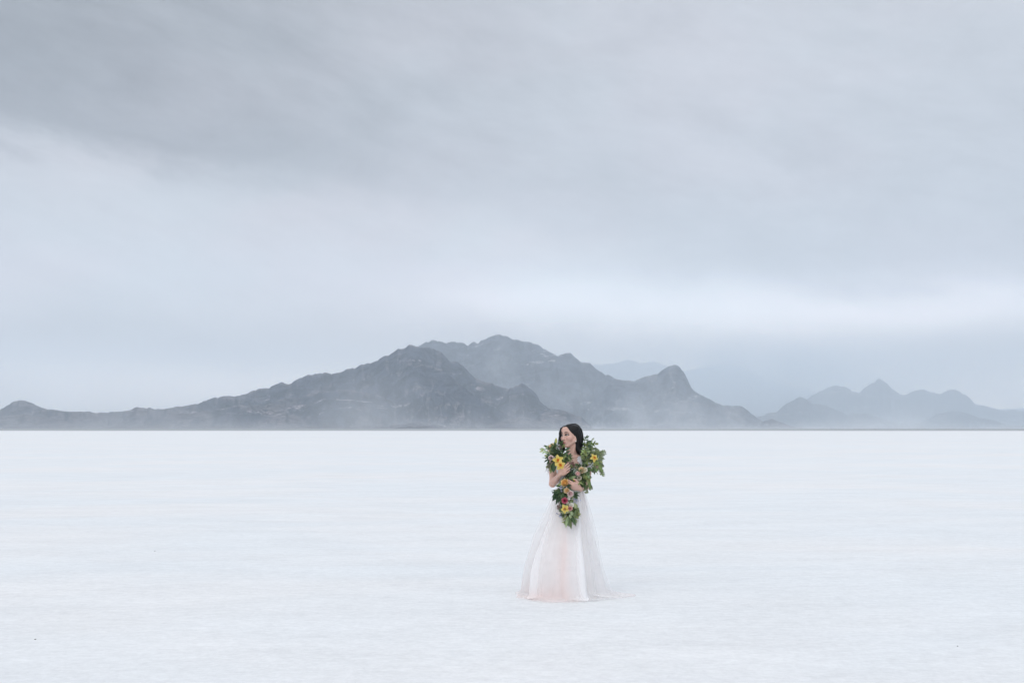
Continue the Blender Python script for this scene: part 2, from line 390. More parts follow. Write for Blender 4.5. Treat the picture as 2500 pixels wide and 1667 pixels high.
lm, nt, v = vol_mat('low_cloud_mist', 0.0, (0.88, 0.95, 1.0))
g = nt.nodes.new('ShaderNodeNewGeometry'); p = g.outputs['Position']
s3 = nt.nodes.new('ShaderNodeSeparateXYZ'); nt.links.new(p, s3.inputs[0])
lx, lz = X(nt, s3.outputs[0]), X(nt, s3.outputs[2])
cxm, czm = (1900 - CX) / F * 21500, (HOR - 915) / F * 21500
q1 = (lx - cxm) / 2900.0; q2 = (lz - czm) / 620.0
dn = ((q1 * q1 + q2 * q2) * -1.0).exp() * (noise_x(nt, p, 0.0007, 3, 0.5, sc=(1, 0.3, 2.0)).smooth(0.25, 0.7) * 0.8 + 0.35) * 1.15e-3
nt.links.new(dn.k, v.inputs['Density'])
box('low_cloud', cxm - 7000, cxm + 6500, 20800, 22600, 5, 2040, lm, kind='stuff', label='low mist hiding the farthest ridge')

mm, nt, v = vol_mat('slope_mist_air', 0.0, (0.92, 0.965, 1.0))
g = nt.nodes.new('ShaderNodeNewGeometry'); p = g.outputs['Position']
s3 = nt.nodes.new('ShaderNodeSeparateXYZ'); nt.links.new(p, s3.inputs[0])
lx, lz = X(nt, s3.outputs[0]), X(nt, s3.outputs[2]); tot_ = None
wv = (noise_x(nt, p, 0.004, 3, 0.6, sc=(1, 0.3, 0.8)) - 0.5) * 260.0
for (mx_, my_, rx_m, ry_m, k_m) in ((1222, 905, 42, 55, 1.0), (1300, 960, 110, 32, .6), (1480, 985, 150, 30, .8), (1640, 1010, 190, 20, .6)):
    q1 = (lx + wv - (mx_ - CX) / F * 7600) / (rx_m / F * 7600); q2 = (lz + wv * .5 - (HOR - my_) / F * 7600) / (ry_m / F * 7600)
    t_ = ((q1 * q1 + q2 * q2) * -1.0).exp() * k_m
    tot_ = t_ if tot_ is None else tot_ + t_
dn = tot_ * (noise_x(nt, p, 0.0035, 4, 0.6, sc=(1, 0.3, 1.0)).smooth(0.30, 0.70) * 0.9 + 0.15) * 0.9e-3
nt.links.new(dn.k, v.inputs['Density'])
box('slope_mist', -900, 2300, 7360, 7820, 3, 780, mm, kind='stuff', label='thin mist drifting up the central slopes')

# ------------------------------------------------------------------ the bride
def P(px, py, dy=0.0):
    """photograph pixel at depth dy in front of (negative) or behind the bride's centre plane -> metres"""
    d = D0 + dy
    return np.array([(px - CX) / F * d, d, CAMH - (py - HOR) / F * d])

BX = (1392 - CX) * S0          # where she stands
PSI = math.radians(50)
HC = P(1393.4, 1062.3)           # between the ears, at eye level
Fv = np.array([-math.sin(PSI), -math.cos(PSI), 0.0]); Lv = np.array([math.cos(PSI), -math.sin(PSI), 0.0]); Uv = np.array([0, 0, 1.0])
rl = math.radians(4)             # head rolls a little
Fv, Lv, Uv = Fv, Lv * math.cos(rl) + Uv * math.sin(rl), Uv * math.cos(rl) - Lv * math.sin(rl)
pt = math.radians(2)
Fv, Uv = Fv * math.cos(pt) + Uv * math.sin(pt), Uv * math.cos(pt) - Fv * math.sin(pt)
HB = np.stack([Fv, Lv, Uv])      # rows: forward, lateral (screen right), up
HS = 1.03
def Hd(f, l, u): return HC + (f * Fv + l * Lv + u * Uv) * HS

class Field:
    def __init__(s, lo, hi, h):
        s.lo = np.array(lo, float); s.h = h
        s.n = np.ceil((np.array(hi) - s.lo) / h).astype(int) + 1
        s.f = np.full(s.n, 0.05, np.float32)
    def _sub(s, lo, hi):
        a = np.clip(np.floor((lo - s.lo) / s.h).astype(int), 0, s.n); b = np.clip(np.ceil((hi - s.lo) / s.h).astype(int) + 1, 0, s.n)
        if np.any(b <= a): return None
        ax = [(np.arange(a[i], b[i]) * s.h + s.lo[i]).astype(np.float32) for i in range(3)]
        return tuple(slice(a[i], b[i]) for i in range(3)), np.meshgrid(*ax, indexing='ij', sparse=True)
    def _mix(s, sl, d, k, sub):
        g = s.f[sl]
        if sub:      # smooth subtraction
            h = np.clip(0.5 - 0.5 * (g + d) / k, 0, 1); s.f[sl] = g * (1 - h) + (-d) * h + k * h * (1 - h)
        else:
            h = np.clip(0.5 + 0.5 * (g - d) / k, 0, 1); s.f[sl] = g * (1 - h) + d * h - k * h * (1 - h)
    def cap(s, a, b, ra, rb, k=0.012, sub=False):
        a = np.asarray(a, float); b = np.asarray(b, float); m = max(ra, rb) + 0.05
        q = s._sub(np.minimum(a, b) - m, np.maximum(a, b) + m)
        if q is None: return
        sl, (x, y, z) = q; ab = b - a; L = max(float(ab @ ab), 1e-12)
        t = np.clip(((x - a[0]) * ab[0] + (y - a[1]) * ab[1] + (z - a[2]) * ab[2]) / L, 0, 1)
        d = np.sqrt((x - a[0] - t * ab[0]) ** 2 + (y - a[1] - t * ab[1]) ** 2 + (z - a[2] - t * ab[2]) ** 2) - (ra + (rb - ra) * t)
        s._mix(sl, d, k, sub)
    def ell(s, c, r, basis=None, k=0.012, sub=False):
        c = np.asarray(c, float); B = np.eye(3) if basis is None else np.asarray(basis, float); m = max(r) + 0.05
        q = s._sub(c - m, c + m)
        if q is None: return
        sl, (x, y, z) = q; x = x - c[0]; y = y - c[1]; z = z - c[2]
        p = [(B[i, 0] * x + B[i, 1] * y + B[i, 2] * z) / r[i] for i in range(3)]
        k0 = np.sqrt(p[0] ** 2 + p[1] ** 2 + p[2] ** 2)
        k1 = np.sqrt((p[0] / r[0]) ** 2 + (p[1] / r[1]) ** 2 + (p[2] / r[2]) ** 2) + 1e-9
        d = np.clip(k0 * (k0 - 1) / k1, -0.05, 0.05)
        s._mix(sl, d, k, sub)
    def chain(s, pts, rad, k=0.012):
        for i in range(len(pts) - 1): s.cap(pts[i], pts[i + 1], rad[i], rad[i + 1], k)
    def mesh(s):
        """naive surface nets"""
        f = s.f; ins = f < 0
        nx, ny, nz = f.shape
        c = [ins[i:nx - 1 + i, j:ny - 1 + j, k:nz - 1 + k] for i in (0, 1) for j in (0, 1) for k in (0, 1)]
        cnt = np.zeros((nx - 1, ny - 1, nz - 1), np.int8)
        for q in c: cnt += q
        act = np.nonzero((cnt > 0) & (cnt < 8))
        idx = -np.ones(cnt.shape, np.int32); idx[act] = np.arange(len(act[0]))
        A = np.stack(act, 1); ps = np.zeros((len(A), 3)); w = np.zeros(len(A))
        corners = [(i, j, k) for i in (0, 1) for j in (0, 1) for k in (0, 1)]
        for a in range(8):
            for b in range(a + 1, 8):
                ca, cb = np.array(corners[a]), np.array(corners[b])
                if np.abs(ca - cb).sum() != 1: continue
                fa = f[tuple((A + ca).T)]; fb = f[tuple((A + cb).T)]
                m_ = (fa < 0) != (fb < 0); t = np.where(m_, fa / np.where(m_, fa - fb, 1), 0)
                ps += np.where(m_[:, None], ca + t[:, None] * (cb - ca), 0); w += m_
        V = (A + ps / w[:, None]) * s.h + s.lo
        faces = []
        for ax in range(3):
            o = [0, 1, 2]; o.remove(ax); u, v = o
            d = np.zeros(3, int); d[ax] = 1
            sl0 = [slice(1, -1)] * 3; sl0[ax] = slice(0, -1); sl1 = [slice(1, -1)] * 3; sl1[ax] = slice(1, None)
            i0, i1 = ins[tuple(sl0)], ins[tuple(sl1)]
            e = np.stack(np.nonzero(i0 != i1), 1); pos = i0[tuple(e.T)]
            base = e + 1; base[:, ax] = e[:, ax]
            du = np.zeros(3, int); du[u] = 1; dv = np.zeros(3, int); dv[v] = 1
            q = [idx[tuple((base - a_ * du - b_ * dv).T)] for a_, b_ in ((0, 0), (1, 0), (1, 1), (0, 1))]
            q = np.stack(q, 1)
            flip = pos if ax != 1 else ~pos
            q[~flip] = q[~flip][:, ::-1]
            faces.append(q[(q >= 0).all(1)])
        return V, np.concatenate(faces)

fl = Field((BX - 0.30, D0 - 0.36, 0.03), (BX + 0.27, D0 + 0.19, 1.66), 0.0025)
E3 = np.eye(3)
# torso, hips, legs
def T(x, dy, z): return np.array([BX + x, D0 + dy, z])
fl.ell(T(-.005, 0, 1.20), (.135, .088, .15), k=.03)                      # rib cage
fl.ell(T(-.005, .01, 1.275), (.140, .070, .055), k=.05)                   # shoulder girdle
fl.cap(T(-.005, 0, 1.12), T(0, .005, 0.98), .094, .098, .05)
fl.ell(T(0, .01, 0.90), (.135, .100, .13), k=.05)
for sx in (-1, 1):
    fl.ell(T(sx * .068 - .005, -.062, 1.205), (.056, .05, .058), k=.03)  # bust
    fl.cap(T(sx * .070, .01, .86), T(sx * .075, -.005, .48), .070, .050, .03)
    fl.cap(T(sx * .085, -.005, .48), T(sx * .085, .02, .10), .052, .035, .02)
    fl.cap(T(sx * .085, .03, .065), T(sx * .095, -.13, .05), .032, .022, .02)
    # collar bone
    fl.cap(T(sx * .02 - .003, -.060, 1.318), T(sx * .135, -.01, 1.345), .010, .011, .014)
# neck
NB = P(1394.5, 1121, .01); NT = P(1397, 1085, .005)
fl.cap(NB, NT, .056, .052, .03)
fl.cap(NB + (0, .02, -.01), P(1355, 1121, .01), .040, .034, .05); fl.cap(NB + (0, .02, -.01), P(1430, 1121, .01), .040, .034, .05)
fl.cap(P(1404.5, 1082, -.035), P(1396.8, 1117, -.052), .011, .008, .014)  # neck muscle
fl.cap(P(1388, 1096, -.03), P(1392, 1117, -.052), .010, .007, .014)
fl.ell(P(1394.5, 1118.5, -.062), (.008, .008, .008), k=.02, sub=True)

# arms: shoulder, elbow, wrist
SL, EL, WL = P(1353.5, 1124.5, .01), P(1349, 1180.5, -.02), P(1367, 1157.5, -.215)
SR, ER, WR = P(1431, 1124.5, .01), P(1434, 1185.5, -.02), P(1414, 1192.0, -.205)
for s_, e_, w_ in ((SL, EL, WL), (SR, ER, WR)):
    m1 = s_ + (e_ - s_) * .45; m2 = e_ + (w_ - e_) * .3
    fl.chain([s_, m1, e_], [.044, .039, .032], .03)
    fl.chain([e_, m2, w_], [.032, .033, .0215], .018)
    fl.cap(s_, s_ + (0, 0, .005), .046, .044, .03)

# hands: wrist, palm, knuckles and fingers are laid out in the hand's own frame
def hand(W, K, side, curls, thumb, spread=.0172, fan=.07):
    """W wrist, K middle knuckle, side = unit vector across the knuckles (index to little), palm normal from both"""
    W, K = np.array(W), np.array(K); d = (K - W); L = np.linalg.norm(d); d = d / L
    side = np.array(side, float); side -= d * (side @ d); side /= np.linalg.norm(side)
    nrm = np.cross(d, side)
    if nrm[1] > 0: nrm = -nrm              # back of the hand looks to the camera (-y)
    B = np.stack([d, side, nrm])
    fl.ell(W + d * L * .58, (L * .56, .037, .0145), B, k=.012)
    fl.cap(W - d * .02, W + d * .02, .022, .021, .012)
    fl.ell(W + d * L * .60 - side * .028 - nrm * .006, (.030, .016, .016), B, k=.010)
    lens = [(.040, .024, .019), (.044, .028, .020), (.041, .026, .019), (.032, .020, .017)]
    for i in range(4):
        off = (i - 1.35) * spread
        k0 = K + side * off - d * (abs(i - 1.2) * .005 + (i == 3) * .007) - nrm * .001
        fl.cap(W + d * L * .35 + side * off * .6, k0, .010, .0098, .006)
        c = curls[i]; a = c[0]; p = k0
        sd = d + side * (i - 1.0) * fan
        rr_ = (.0092, .0082, .0075, .0066) if i < 3 else (.0082, .0072, .0066, .0058)
        for j in range(3):
            sd_ = sd / np.linalg.norm(sd)
            v = sd_ * math.cos(a) - nrm * math.sin(a)
            q = p + v * lens[i][j]
            fl.cap(p, q, rr_[j], rr_[j + 1], .0035)
            p = q; a += c[1]
    # thumb leaves the side of the palm near its base
    t0 = W + d * .018 - side * .024 - nrm * .004
    ts = [np.array(t) for t in thumb]
    t1 = t0 + (d * ts[0][0] - side * ts[0][1] - nrm * ts[0][2])
    t2 = t1 + (d * ts[1][0] - side * ts[1][1] - nrm * ts[1][2])
    t3 = t2 + (d * ts[2][0] - side * ts[2][1] - nrm * ts[2][2])
    fl.cap(t0, t1, .0155, .0115, .009); fl.cap(t1, t2, .0108, .0095, .004); fl.cap(t2, t3, .0094, .0068, .004)
    return t3
# her right hand (left in the picture): points up to the right, fingers close over the stems
hand(WL, P(1378.3, 1148.0, -.262), (.60, .0, -.80), [(.45, .50), (.75, .65), (.80, .75), (.85, .80)],
     [(.026, .020, .006), (.024, .008, .014), (.020, .004, .012)], fan=.10)
# her left hand: comes in from the right, fingers to the left and down, thumb and first finger up
hand(WR, P(1397.0, 1184.0, -.262), (-.45, .0, -.89), [(.60, .60), (.70, .62), (.72, .65), (.75, .65)],
     [(.030, .024, .000), (.028, .010, .004), (.024, .002, .006)], fan=.04)

# ---- head in its own frame
def he(f, l, u, r, k=.014, sub=False): fl.ell(Hd(f, l, u), [q * HS for q in r], HB, k, sub)
def hc(a, b, ra, rb, k=.008, sub=False): fl.cap(Hd(*a), Hd(*b), ra * HS, rb * HS, k, sub)
he(-.008, 0, .026, (.092, .073, .076))                          # skull
he(.036, 0, -.020, (.052, .063, .079), .02)                     # face mask
he(.052, 0, -.070, (.034, .036, .036), .02)                     # muzzle
he(.071, 0, -.103, (.014, .017, .013), .014)                    # chin
for s_ in (-1, 1):
    hc((.004, s_ * .058, -.055), (.060, s_ * .020, -.104), .013, .011, .016)   # jaw
    hc((.004, s_ * .061, -.02), (.004, s_ * .058, -.055), .014, .013, .016)
    he(.056, s_ * .040, -.032, (.026, .024, .024), .016)        # cheek
    hc((.079, s_ * .012, .018), (.065, s_ * .044, .019), .008, .007, .012)    # brow
    he(.082, s_ * .030, .001, (.013, .017, .0105), .007, True)  # socket
    he(.068, s_ * .0305, .000, (.0135, .0165, .0125), .002)     # eyeball under its lids
    hc((.0822, s_ * .018, .0065), (.0745, s_ * .046, .0055), .0024, .0022, .003)   # upper lid
    hc((.0812, s_ * .018, -.0075), (.0740, s_ * .045, -.006), .0020, .0018, .003)  # lower lid
    he(.091, s_ * .0120, -.0405, (.009, .0068, .0062), .006)     # nostril wing
    he(-.006, s_ * .073, -.010, (.017, .0065, .030), .006)      # ear
    he(.000, s_ * .071, -.040, (.008, .006, .010), .005)        # ear lobe
he(.076, 0, .050, (.014, .040, .030), .02)                      # forehead
hc((.082, 0, .010), (.0975, 0, -.034), .0070, .0068, .010)       # nose ridge
he(.1025, 0, -.0385, (.0085, .0095, .0080), .007)                 # nose tip
for s_ in (-1, 1): he(.098, s_ * .006, -.0480, (.005, .0032, .003), .002, True)
he(.0865, 0, -.0665, (.0072, .018, .0056), .007)                # upper lip
he(.0860, 0, -.0765, (.0078, .0165, .0062), .007)               # lower lip
hc((.094, -.020, -.0722), (.094, .020, -.0722), .0013, .0013, .002, True)

V, Q = fl.mesh()
# one gentle smoothing pass
def smooth_mesh(V, Q, it=2, lam=.5):
    n = len(V)
    e = np.concatenate([Q[:, [0, 1]], Q[:, [1, 2]], Q[:, [2, 3]], Q[:, [3, 0]]])
    e = np.concatenate([e, e[:, ::-1]])
    cnt = np.bincount(e[:, 0], minlength=n)[:, None]
    for _ in range(it):
        s_ = np.stack([np.bincount(e[:, 0], V[e[:, 1], c], minlength=n) for c in range(3)], 1)
        V = V + lam * (s_ / np.maximum(cnt, 1) - V)
    return V
V = smooth_mesh(V, Q, 1, .5)

# pigment and painted crease shade per vertex, in head coordinates
hl = (V - HC) @ HB.T / HS
f_, l_, u_ = hl[:, 0], hl[:, 1], hl[:, 2]
skin = np.array([0.60, 0.375, 0.300])
Cc_ = np.tile(skin, (len(V), 1))
def blend(mask, col):
    global Cc_
    mask = np.clip(mask, 0, 1)[:, None]; Cc_ = Cc_ * (1 - mask) + np.array(col) * mask
def sm(x, a, b): t = np.clip((x - a) / (b - a), 0, 1); return t * t * (3 - 2 * t)
near = (f_ > .03) & (u_ > -.13) & (u_ < .09) & (np.abs(l_) < .08)
blend(near * np.exp(-(((np.abs(l_) - .045) / .018) ** 2 + ((u_ + .038) / .016) ** 2)) * .30, (.62, .27, .24))   # blush
blend((f_ > -.02) * near * np.exp(-(((np.abs(l_) - .060) / .010) ** 2 + ((u_ + .052) / .020) ** 2)) * .15, (.40, .22, .17))
al = np.abs(l_)
brow_c = .0195 + .0035 * np.sin(np.clip((al - .012) / .036, 0, 1) * math.pi) - .003 * sm(al, .040, .052)
blend(near * sm(al, .009, .014) * sm(al, .054, .047) * np.exp(-((u_ - brow_c) / (.0050 - .0020 * sm(al, .02, .05))) ** 2) * 1.15, (.020, .014, .013))
blend(near * np.exp(-(((al - .031) / .020) ** 2 + ((u_ - .010) / .007) ** 2)) * .35, (.30, .19, .18))       # eye shadow
eye_e = ((al - .0305) / .0165) ** 2 + (u_ / .0078) ** 2
blend(near * sm(eye_e, 2.1, 1.3) , (.030, .020, .018))                                                        # lash line
blend(near * sm(((al - .0305) / .0150) ** 2 + ((u_ + .0006) / .0046) ** 2, 1.0, 0.8), (.46, .42, .41))                                                          # white of the eye
iris = ((l_ - np.where(l_ > 0, .0255, -.0355)) / .0060) ** 2 + ((u_ - .0008) / .0062) ** 2
blend(near * sm(iris, 1.15, .85) * (eye_e < 1.1), (.018, .011, .009))
lw = .0215
lip_u = np.where(u_ > -.0722, (u_ + .0722) / (.0080 - .003 * (al / lw) ** 2 - .0012 * np.exp(-(l_ / .004) ** 2)), (u_ + .0722) / (.0105 * np.sqrt(np.clip(1 - (al / lw) ** 2, 0.02, 1))))
blend(near * sm(np.abs(lip_u), 1.15, .85) * sm(al, lw + .001, lw - .003), (.46, .20, .185))
blend(near * np.exp(-((u_ + .0722) / .0014) ** 2) * sm(al, lw + .002, lw - .002) * .8, (.20, .07, .065))  # shade in the crease between the lips, painted dark
blend((f_ > .09) * np.exp(-(((al - .006) / .004) ** 2 + ((u_ + .050) / .003) ** 2)) * .7, (.18, .07, .06))  # shade inside the nostrils, painted into the skin colour

me_n = mesh_obj  # alias
def color_mat(name, rough, sss=0.0, spec=.35, coat=0.0):
    m, nt, b = new_mat(name, rough, spec=spec)
    a = nt.nodes.new('ShaderNodeAttribute'); a.attribute_name = 'pigment'
    nt.links.new(a.outputs['Color'], b.inputs['Base Color'])
    if sss:
        b.inputs['Subsurface Weight'].default_value = sss
        b.inputs['Subsurface Radius'].default_value = (1.0, .35, .2); b.inputs['Subsurface Scale'].default_value = .006
    return m, nt, b
def set_color(o, C):
    at = o.data.color_attributes.new('pigment', 'FLOAT_COLOR', 'POINT')
    C = np.concatenate([np.asarray(C, np.float32), np.ones((len(C), 1), np.float32)], 1)
    at.data.foreach_set('color', C.ravel())

skin_m, nt, b = color_mat('skin', .48, .12, .4)
person = bpy.data.objects.new('person', None); link(person)
person.location = (BX, D0, 0)
person['label'] = 'woman in a white and blush tulle gown with long black hair, looking to the left'
person['category'] = 'person'
PO = np.array([BX, D0, 0.0])
def part(name, V, Fc, mat, parent=None, **k):
    """geometry given in world metres, stored relative to the owner's origin"""
    par = parent or person
    q_ = par
    while q_ is not None and '_org' not in q_.keys(): q_ = q_.parent
    org = np.array(q_['_org']) if q_ is not None else PO
    return mesh_obj(name, np.asarray(V, float) - org, Fc, mat, par, **k)
body = part('body', V, Q, skin_m)
set_color(body, Cc_)

# ------------------------------------------------------------------ tubes and strips
def tube(pts, rad, nseg=6, caps=True):
    pts = np.asarray(pts, float); n = len(pts); rad = np.broadcast_to(np.asarray(rad, float), (n,))
    tg = np.gradient(pts, axis=0); tg /= np.linalg.norm(tg, axis=1)[:, None] + 1e-12
    up = np.array([0.3, 1.0, 0.2]); V_ = []
    for i in range(n):
        a = np.cross(tg[i], up); a /= np.linalg.norm(a) + 1e-9; b_ = np.cross(tg[i], a)
        an = np.arange(nseg) * 2 * math.pi / nseg
        V_.append(pts[i] + rad[i] * (np.cos(an)[:, None] * a + np.sin(an)[:, None] * b_))
    V_ = np.concatenate(V_)
    i, j = np.meshgrid(np.arange(n - 1), np.arange(nseg), indexing='ij')
    Fq = np.stack([i * nseg + j, i * nseg + (j + 1) % nseg, (i + 1) * nseg + (j + 1) % nseg, (i + 1) * nseg + j], -1).reshape(-1, 4)
    return V_, Fq
class Bag:
    def __init__(s): s.V = []; s.F = []; s.C = []; s.n = 0
    def add(s, V_, F_, col=None):
        s.V.append(np.asarray(V_, float)); s.F.append(np.asarray(F_) + s.n); s.n += len(V_)
        if col is not None:
            col = np.asarray(col, float); s.C.append(np.tile(col, (len(V_), 1)) if col.ndim == 1 else col)
    def out(s, name, mat, parent=None, **k):
        o = part(name, np.concatenate(s.V), np.concatenate(s.F), mat, parent, **k)
        if s.C: set_color(o, np.concatenate(s.C))
        return o
def spline(pts, n):
    """Catmull-Rom through the points"""
    p = np.asarray(pts, float); p = np.concatenate([[2 * p[0] - p[1]], p, [2 * p[-1] - p[-2]]])
    t = np.linspace(0, len(p) - 3 - 1e-6, n); i = t.astype(int); t = (t - i)[:, None]
    a, b_, c, d = p[i], p[i + 1], p[i + 2], p[i + 3]
    return .5 * (2 * b_ + (c - a) * t + (2 * a - 5 * b_ + 4 * c - d) * t ** 2 + (3 * b_ - a - 3 * c + d) * t ** 3)

# ------------------------------------------------------------------ hair: a mass with many strands combed over it
fh = Field((BX - 0.17, D0 - 0.17, 1.30), (BX + 0.19, D0 + 0.17, 1.67), 0.0028)
keep = fl; fl = fh
he(-.010, 0, .028, (.098, .081, .078), .01)
he(.100, .018, -.022, (.072, .070, .080), .006, True)          # face opening
he(.044, .068, -.048, (.036, .030, .052), .012, True)           # near cheek stays free
# far side curtain that frames the face
fl.chain([Hd(.060, -.020, .080), Hd(.066, -.052, .060), Hd(.060, -.074, .020), Hd(.056, -.078, -.030), Hd(.052, -.074, -.085), Hd(.048, -.070, -.125)], [.014, .016, .018, .017, .014, .007], .012)
fl.chain([Hd(.030, -.070, .040), Hd(.025, -.082, .0), Hd(.020, -.080, -.06), Hd(.016, -.074, -.14)], [.02, .02, .022, .01], .015)
# sweep over the forehead
fl.chain([Hd(.052, .036, .084), Hd(.074, .008, .076), Hd(.074, -.030, .064), Hd(.066, -.058, .044)], [.008, .011, .012, .012], .010)
# near side: behind the ear and down the back
fl.chain([Hd(-.020, .066, .06), Hd(-.030, .070, .0), Hd(-.034, .058, -.06), P(1410, 1092, -.015), P(1413, 1103, -.02)], [.026, .028, .028, .030, .022], .03)
fl.chain([Hd(-.075, .030, .04), Hd(-.085, .030, -.03), P(1408.5, 1088, .04), P(1410, 1108, .05), P(1409, 1124, .07)], [.035, .036, .034, .034, .022], .03)
fl.chain([Hd(-.085, -.02, .02), Hd(-.07, -.03, -.06), P(1400, 1098, .07), P(1399, 1122, .09)], [.04, .04, .04, .02], .02)
fl.chain([Hd(.010, .056, .080), Hd(.008, .068, .045), Hd(-.002, .074, .005), Hd(-.012, .076, -.035)], [.012, .012, .012, .012], .015)
fl.chain([P(1413, 1090, -.02), P(1416.5, 1101, -.035), P(1419.5, 1110, -.05), P(1421, 1117, -.065)], [.024, .022, .016, .006], .015)
fl.chain([Hd(.045, -.074, -.09), Hd(.040, -.078, -.13), P(1368, 1094, -.06), P(1367, 1101, -.08)], [.016, .015, .012, .005], .012)
hV, hQ = fh.mesh(); hV = smooth_mesh(hV, hQ, 40, .5)
fl = keep
hair_m, nt, b = color_mat('black_hair', .40, spec=.28)
hb = Bag(); hb.add(hV, hQ, (.0045, .0042, .0055))
rng = np.random.default_rng(4)
def on_shell(f, l, u, lift):
    """push a head-frame point out to the hair shell"""
    c = np.array([-.010, 0, .028]); r = np.array([.098, .081, .079]); u = u * .90 if u > .05 else u; p = np.array([f, l, u]) - c
    k = np.linalg.norm(p / r)
    return c + p / max(k, 1e-6) * (1 + lift) if k < 1 + lift else c + p
def strands(guides_a, guides_b, n, lift=.02, jit=.003, r0=.0009, w=14):
    for _ in range(n):
        t = rng.random(); lf = lift * rng.random()
        g = [np.array(a) * (1 - t) + np.array(b_) * t for a, b_ in zip(guides_a, guides_b)]
        j = rng.normal(0, jit, 3)
        g = [on_shell(*q, lf) + j * (i / len(g)) for i, q in enumerate(g)]
        pts = spline(g, w); pts = np.array([Hd(*q) for q in pts])
        c = rng.uniform(.6, 1.9) * np.array([.0060, .0055, .0070])
        V_, F_ = tube(pts, r0 * np.linspace(1, .35, w) * rng.uniform(.7, 1.5), 4); hb.add(V_, F_, c)
part0, part1 = (.060, .040, .085), (-.05, .028, .118)
# from the parting over the top to the far side and down past the cheek
strands([part0, (.078, .005, .085), (.074, -.040, .068), (.064, -.074, .025), (.062, -.088, -.040), (.052, -.080, -.128)],
        [part1, (-.03, -.02, .125), (-.01, -.060, .095), (.01, -.084, .030), (.012, -.092, -.05), (.010, -.085, -.16)], 240)
strands([part0, (.080, .010, .080), (.080, -.030, .062), (.072, -.062, .030), (.066, -.080, -.020), (.060, -.082, -.100)],
        [(.04, .038, .098), (.060, .000, .095), (.060, -.045, .076), (.056, -.078, .030), (.056, -.090, -.03), (.050, -.088, -.115)], 110, .03)
# from the parting down the near side, tucked behind the ear
strands([part0, (.034, .066, .064), (.014, .088, .022), (-.004, .094, -.020), (-.020, .088, -.070), (-.035, .078, -.165)],
        [part1, (-.045, .072, .095), (-.070, .088, .030), (-.084, .080, -.030), (-.088, .066, -.10), (-.085, .045, -.20)], 420)
strands([part1, (-.08, .04, .085), (-.105, .045, .02), (-.11, .03, -.06), (-.11, .02, -.13), (-.105, .01, -.21)],
        [part1, (-.09, -.04, .085), (-.105, -.045, .02), (-.10, -.05, -.06), (-.09, -.05, -.13), (-.08, -.05, -.21)], 120)
# flyaways on the crown and fine baby hair at the hairline
strands([(.02, .03, .112), (-.03, .045, .122), (-.07, .05, .100), (-.10, .05, .05)], [(-.03, .0, .122), (-.06, .0, .122), (-.09, .01, .100), (-.115, .02, .05)], 14, .03, .005, .0003)
strands([(.058, .044, .080), (.074, .042, .062), (.082, .036, .046)], [(.068, .020, .088), (.084, .012, .070), (.092, .010, .056)], 16, .02, .004, .00028, 8)
strands([(.05, -.07, .03), (.060, -.092, -.01), (.062, -.100, -.06), (.05, -.096, -.12)], [(.04, -.075, .05), (.055, -.098, .0), (.060, -.108, -.06), (.05, -.100, -.12)], 12, .06, .008, .0004)
for i in range(46):      # loose ends in the wind
    if i % 2: a, b_ = P(1415 + rng.normal(0, 2), 1085 + rng.normal(0, 5), .0), P(1423 + rng.normal(0, 3.5), 1112 + rng.normal(0, 6), -.04)
    else: a, b_ = P(1366.5 + rng.normal(0, 1), 1068 + rng.normal(0, 6), -.03), P(1363 + rng.normal(0, 2.2), 1092 + rng.normal(0, 6), -.05)
    m_ = (a + b_) / 2 + rng.normal(0, .008, 3); V_, F_ = tube(spline([a, m_, b_], 10), np.linspace(.0014, .0004, 10), 4); hb.add(V_, F_, (.006, .0055, .007))
hair = hb.out('hair', hair_m)

# pearl ear stud
pm, nt, b = new_mat('pearl', .15, (.85, .82, .80), .6)
bag = Bag()
def sphere(c, r, nu=12, nv=8, sc=(1, 1, 1)):
    u, v = np.meshgrid(np.linspace(0, 2 * math.pi, nu, endpoint=False), np.linspace(.001, math.pi - .001, nv), indexing='ij')
    V_ = np.stack([np.cos(u) * np.sin(v) * sc[0], np.sin(u) * np.sin(v) * sc[1], np.cos(v) * sc[2]], -1).reshape(-1, 3) * r + np.asarray(c)
    i, j = np.meshgrid(np.arange(nu), np.arange(nv - 1), indexing='ij')
    F_ = np.stack([i * nv + j, i * nv + j + 1, ((i + 1) % nu) * nv + j + 1, ((i + 1) % nu) * nv + j], -1).reshape(-1, 4)
    return V_, F_
V_, F_ = sphere(Hd(.010, .077, -.060), .0056); bag.add(V_, F_); bag.out('earring', pm)

# ------------------------------------------------------------------ gown
keep = fl; fl = Field((BX - 0.22, D0 - 0.20, 0.94), (BX + 0.22, D0 + 0.15, 1.40), 0.004)
g_ = .005
fl.ell(T(-.005, 0, 1.20), (.135 + g_, .088 + g_, .15 + g_), k=.03)
fl.ell(T(-.005, .01, 1.275), (.140 + g_, .070 + g_, .055 + g_), k=.05)
fl.cap(T(-.005, 0, 1.12), T(0, .005, 0.98), .098 + g_, .105 + g_, .05)
fl.cap(NB, NT, .056 + g_, .052 + g_, .03)
fl.cap(NB + (0, .02, -.01), P(1355, 1121, .01), .040 + g_, .034 + g_, .05); fl.cap(NB + (0, .02, -.01), P(1430, 1121, .01), .040 + g_, .034 + g_, .05)
for sx in (-1, 1): fl.ell(T(sx * .068 - .005, -.062, 1.205), (.056 + g_, .05 + g_, .058 + g_), k=.03)
dV, dQ = fl.mesh(); dV = smooth_mesh(dV, dQ, 3, .5); fl = keep
fc = dV[dQ].mean(1)
rx_ = np.abs(fc[:, 0] - BX + .004)
top = 1.232 + .020 * np.cos(np.clip(rx_ / .07, 0, 1.4) * math.pi)    # sweetheart edge
okz = (fc[:, 2] > .99) & (rx_ < .152 + .0 * fc[:, 2])
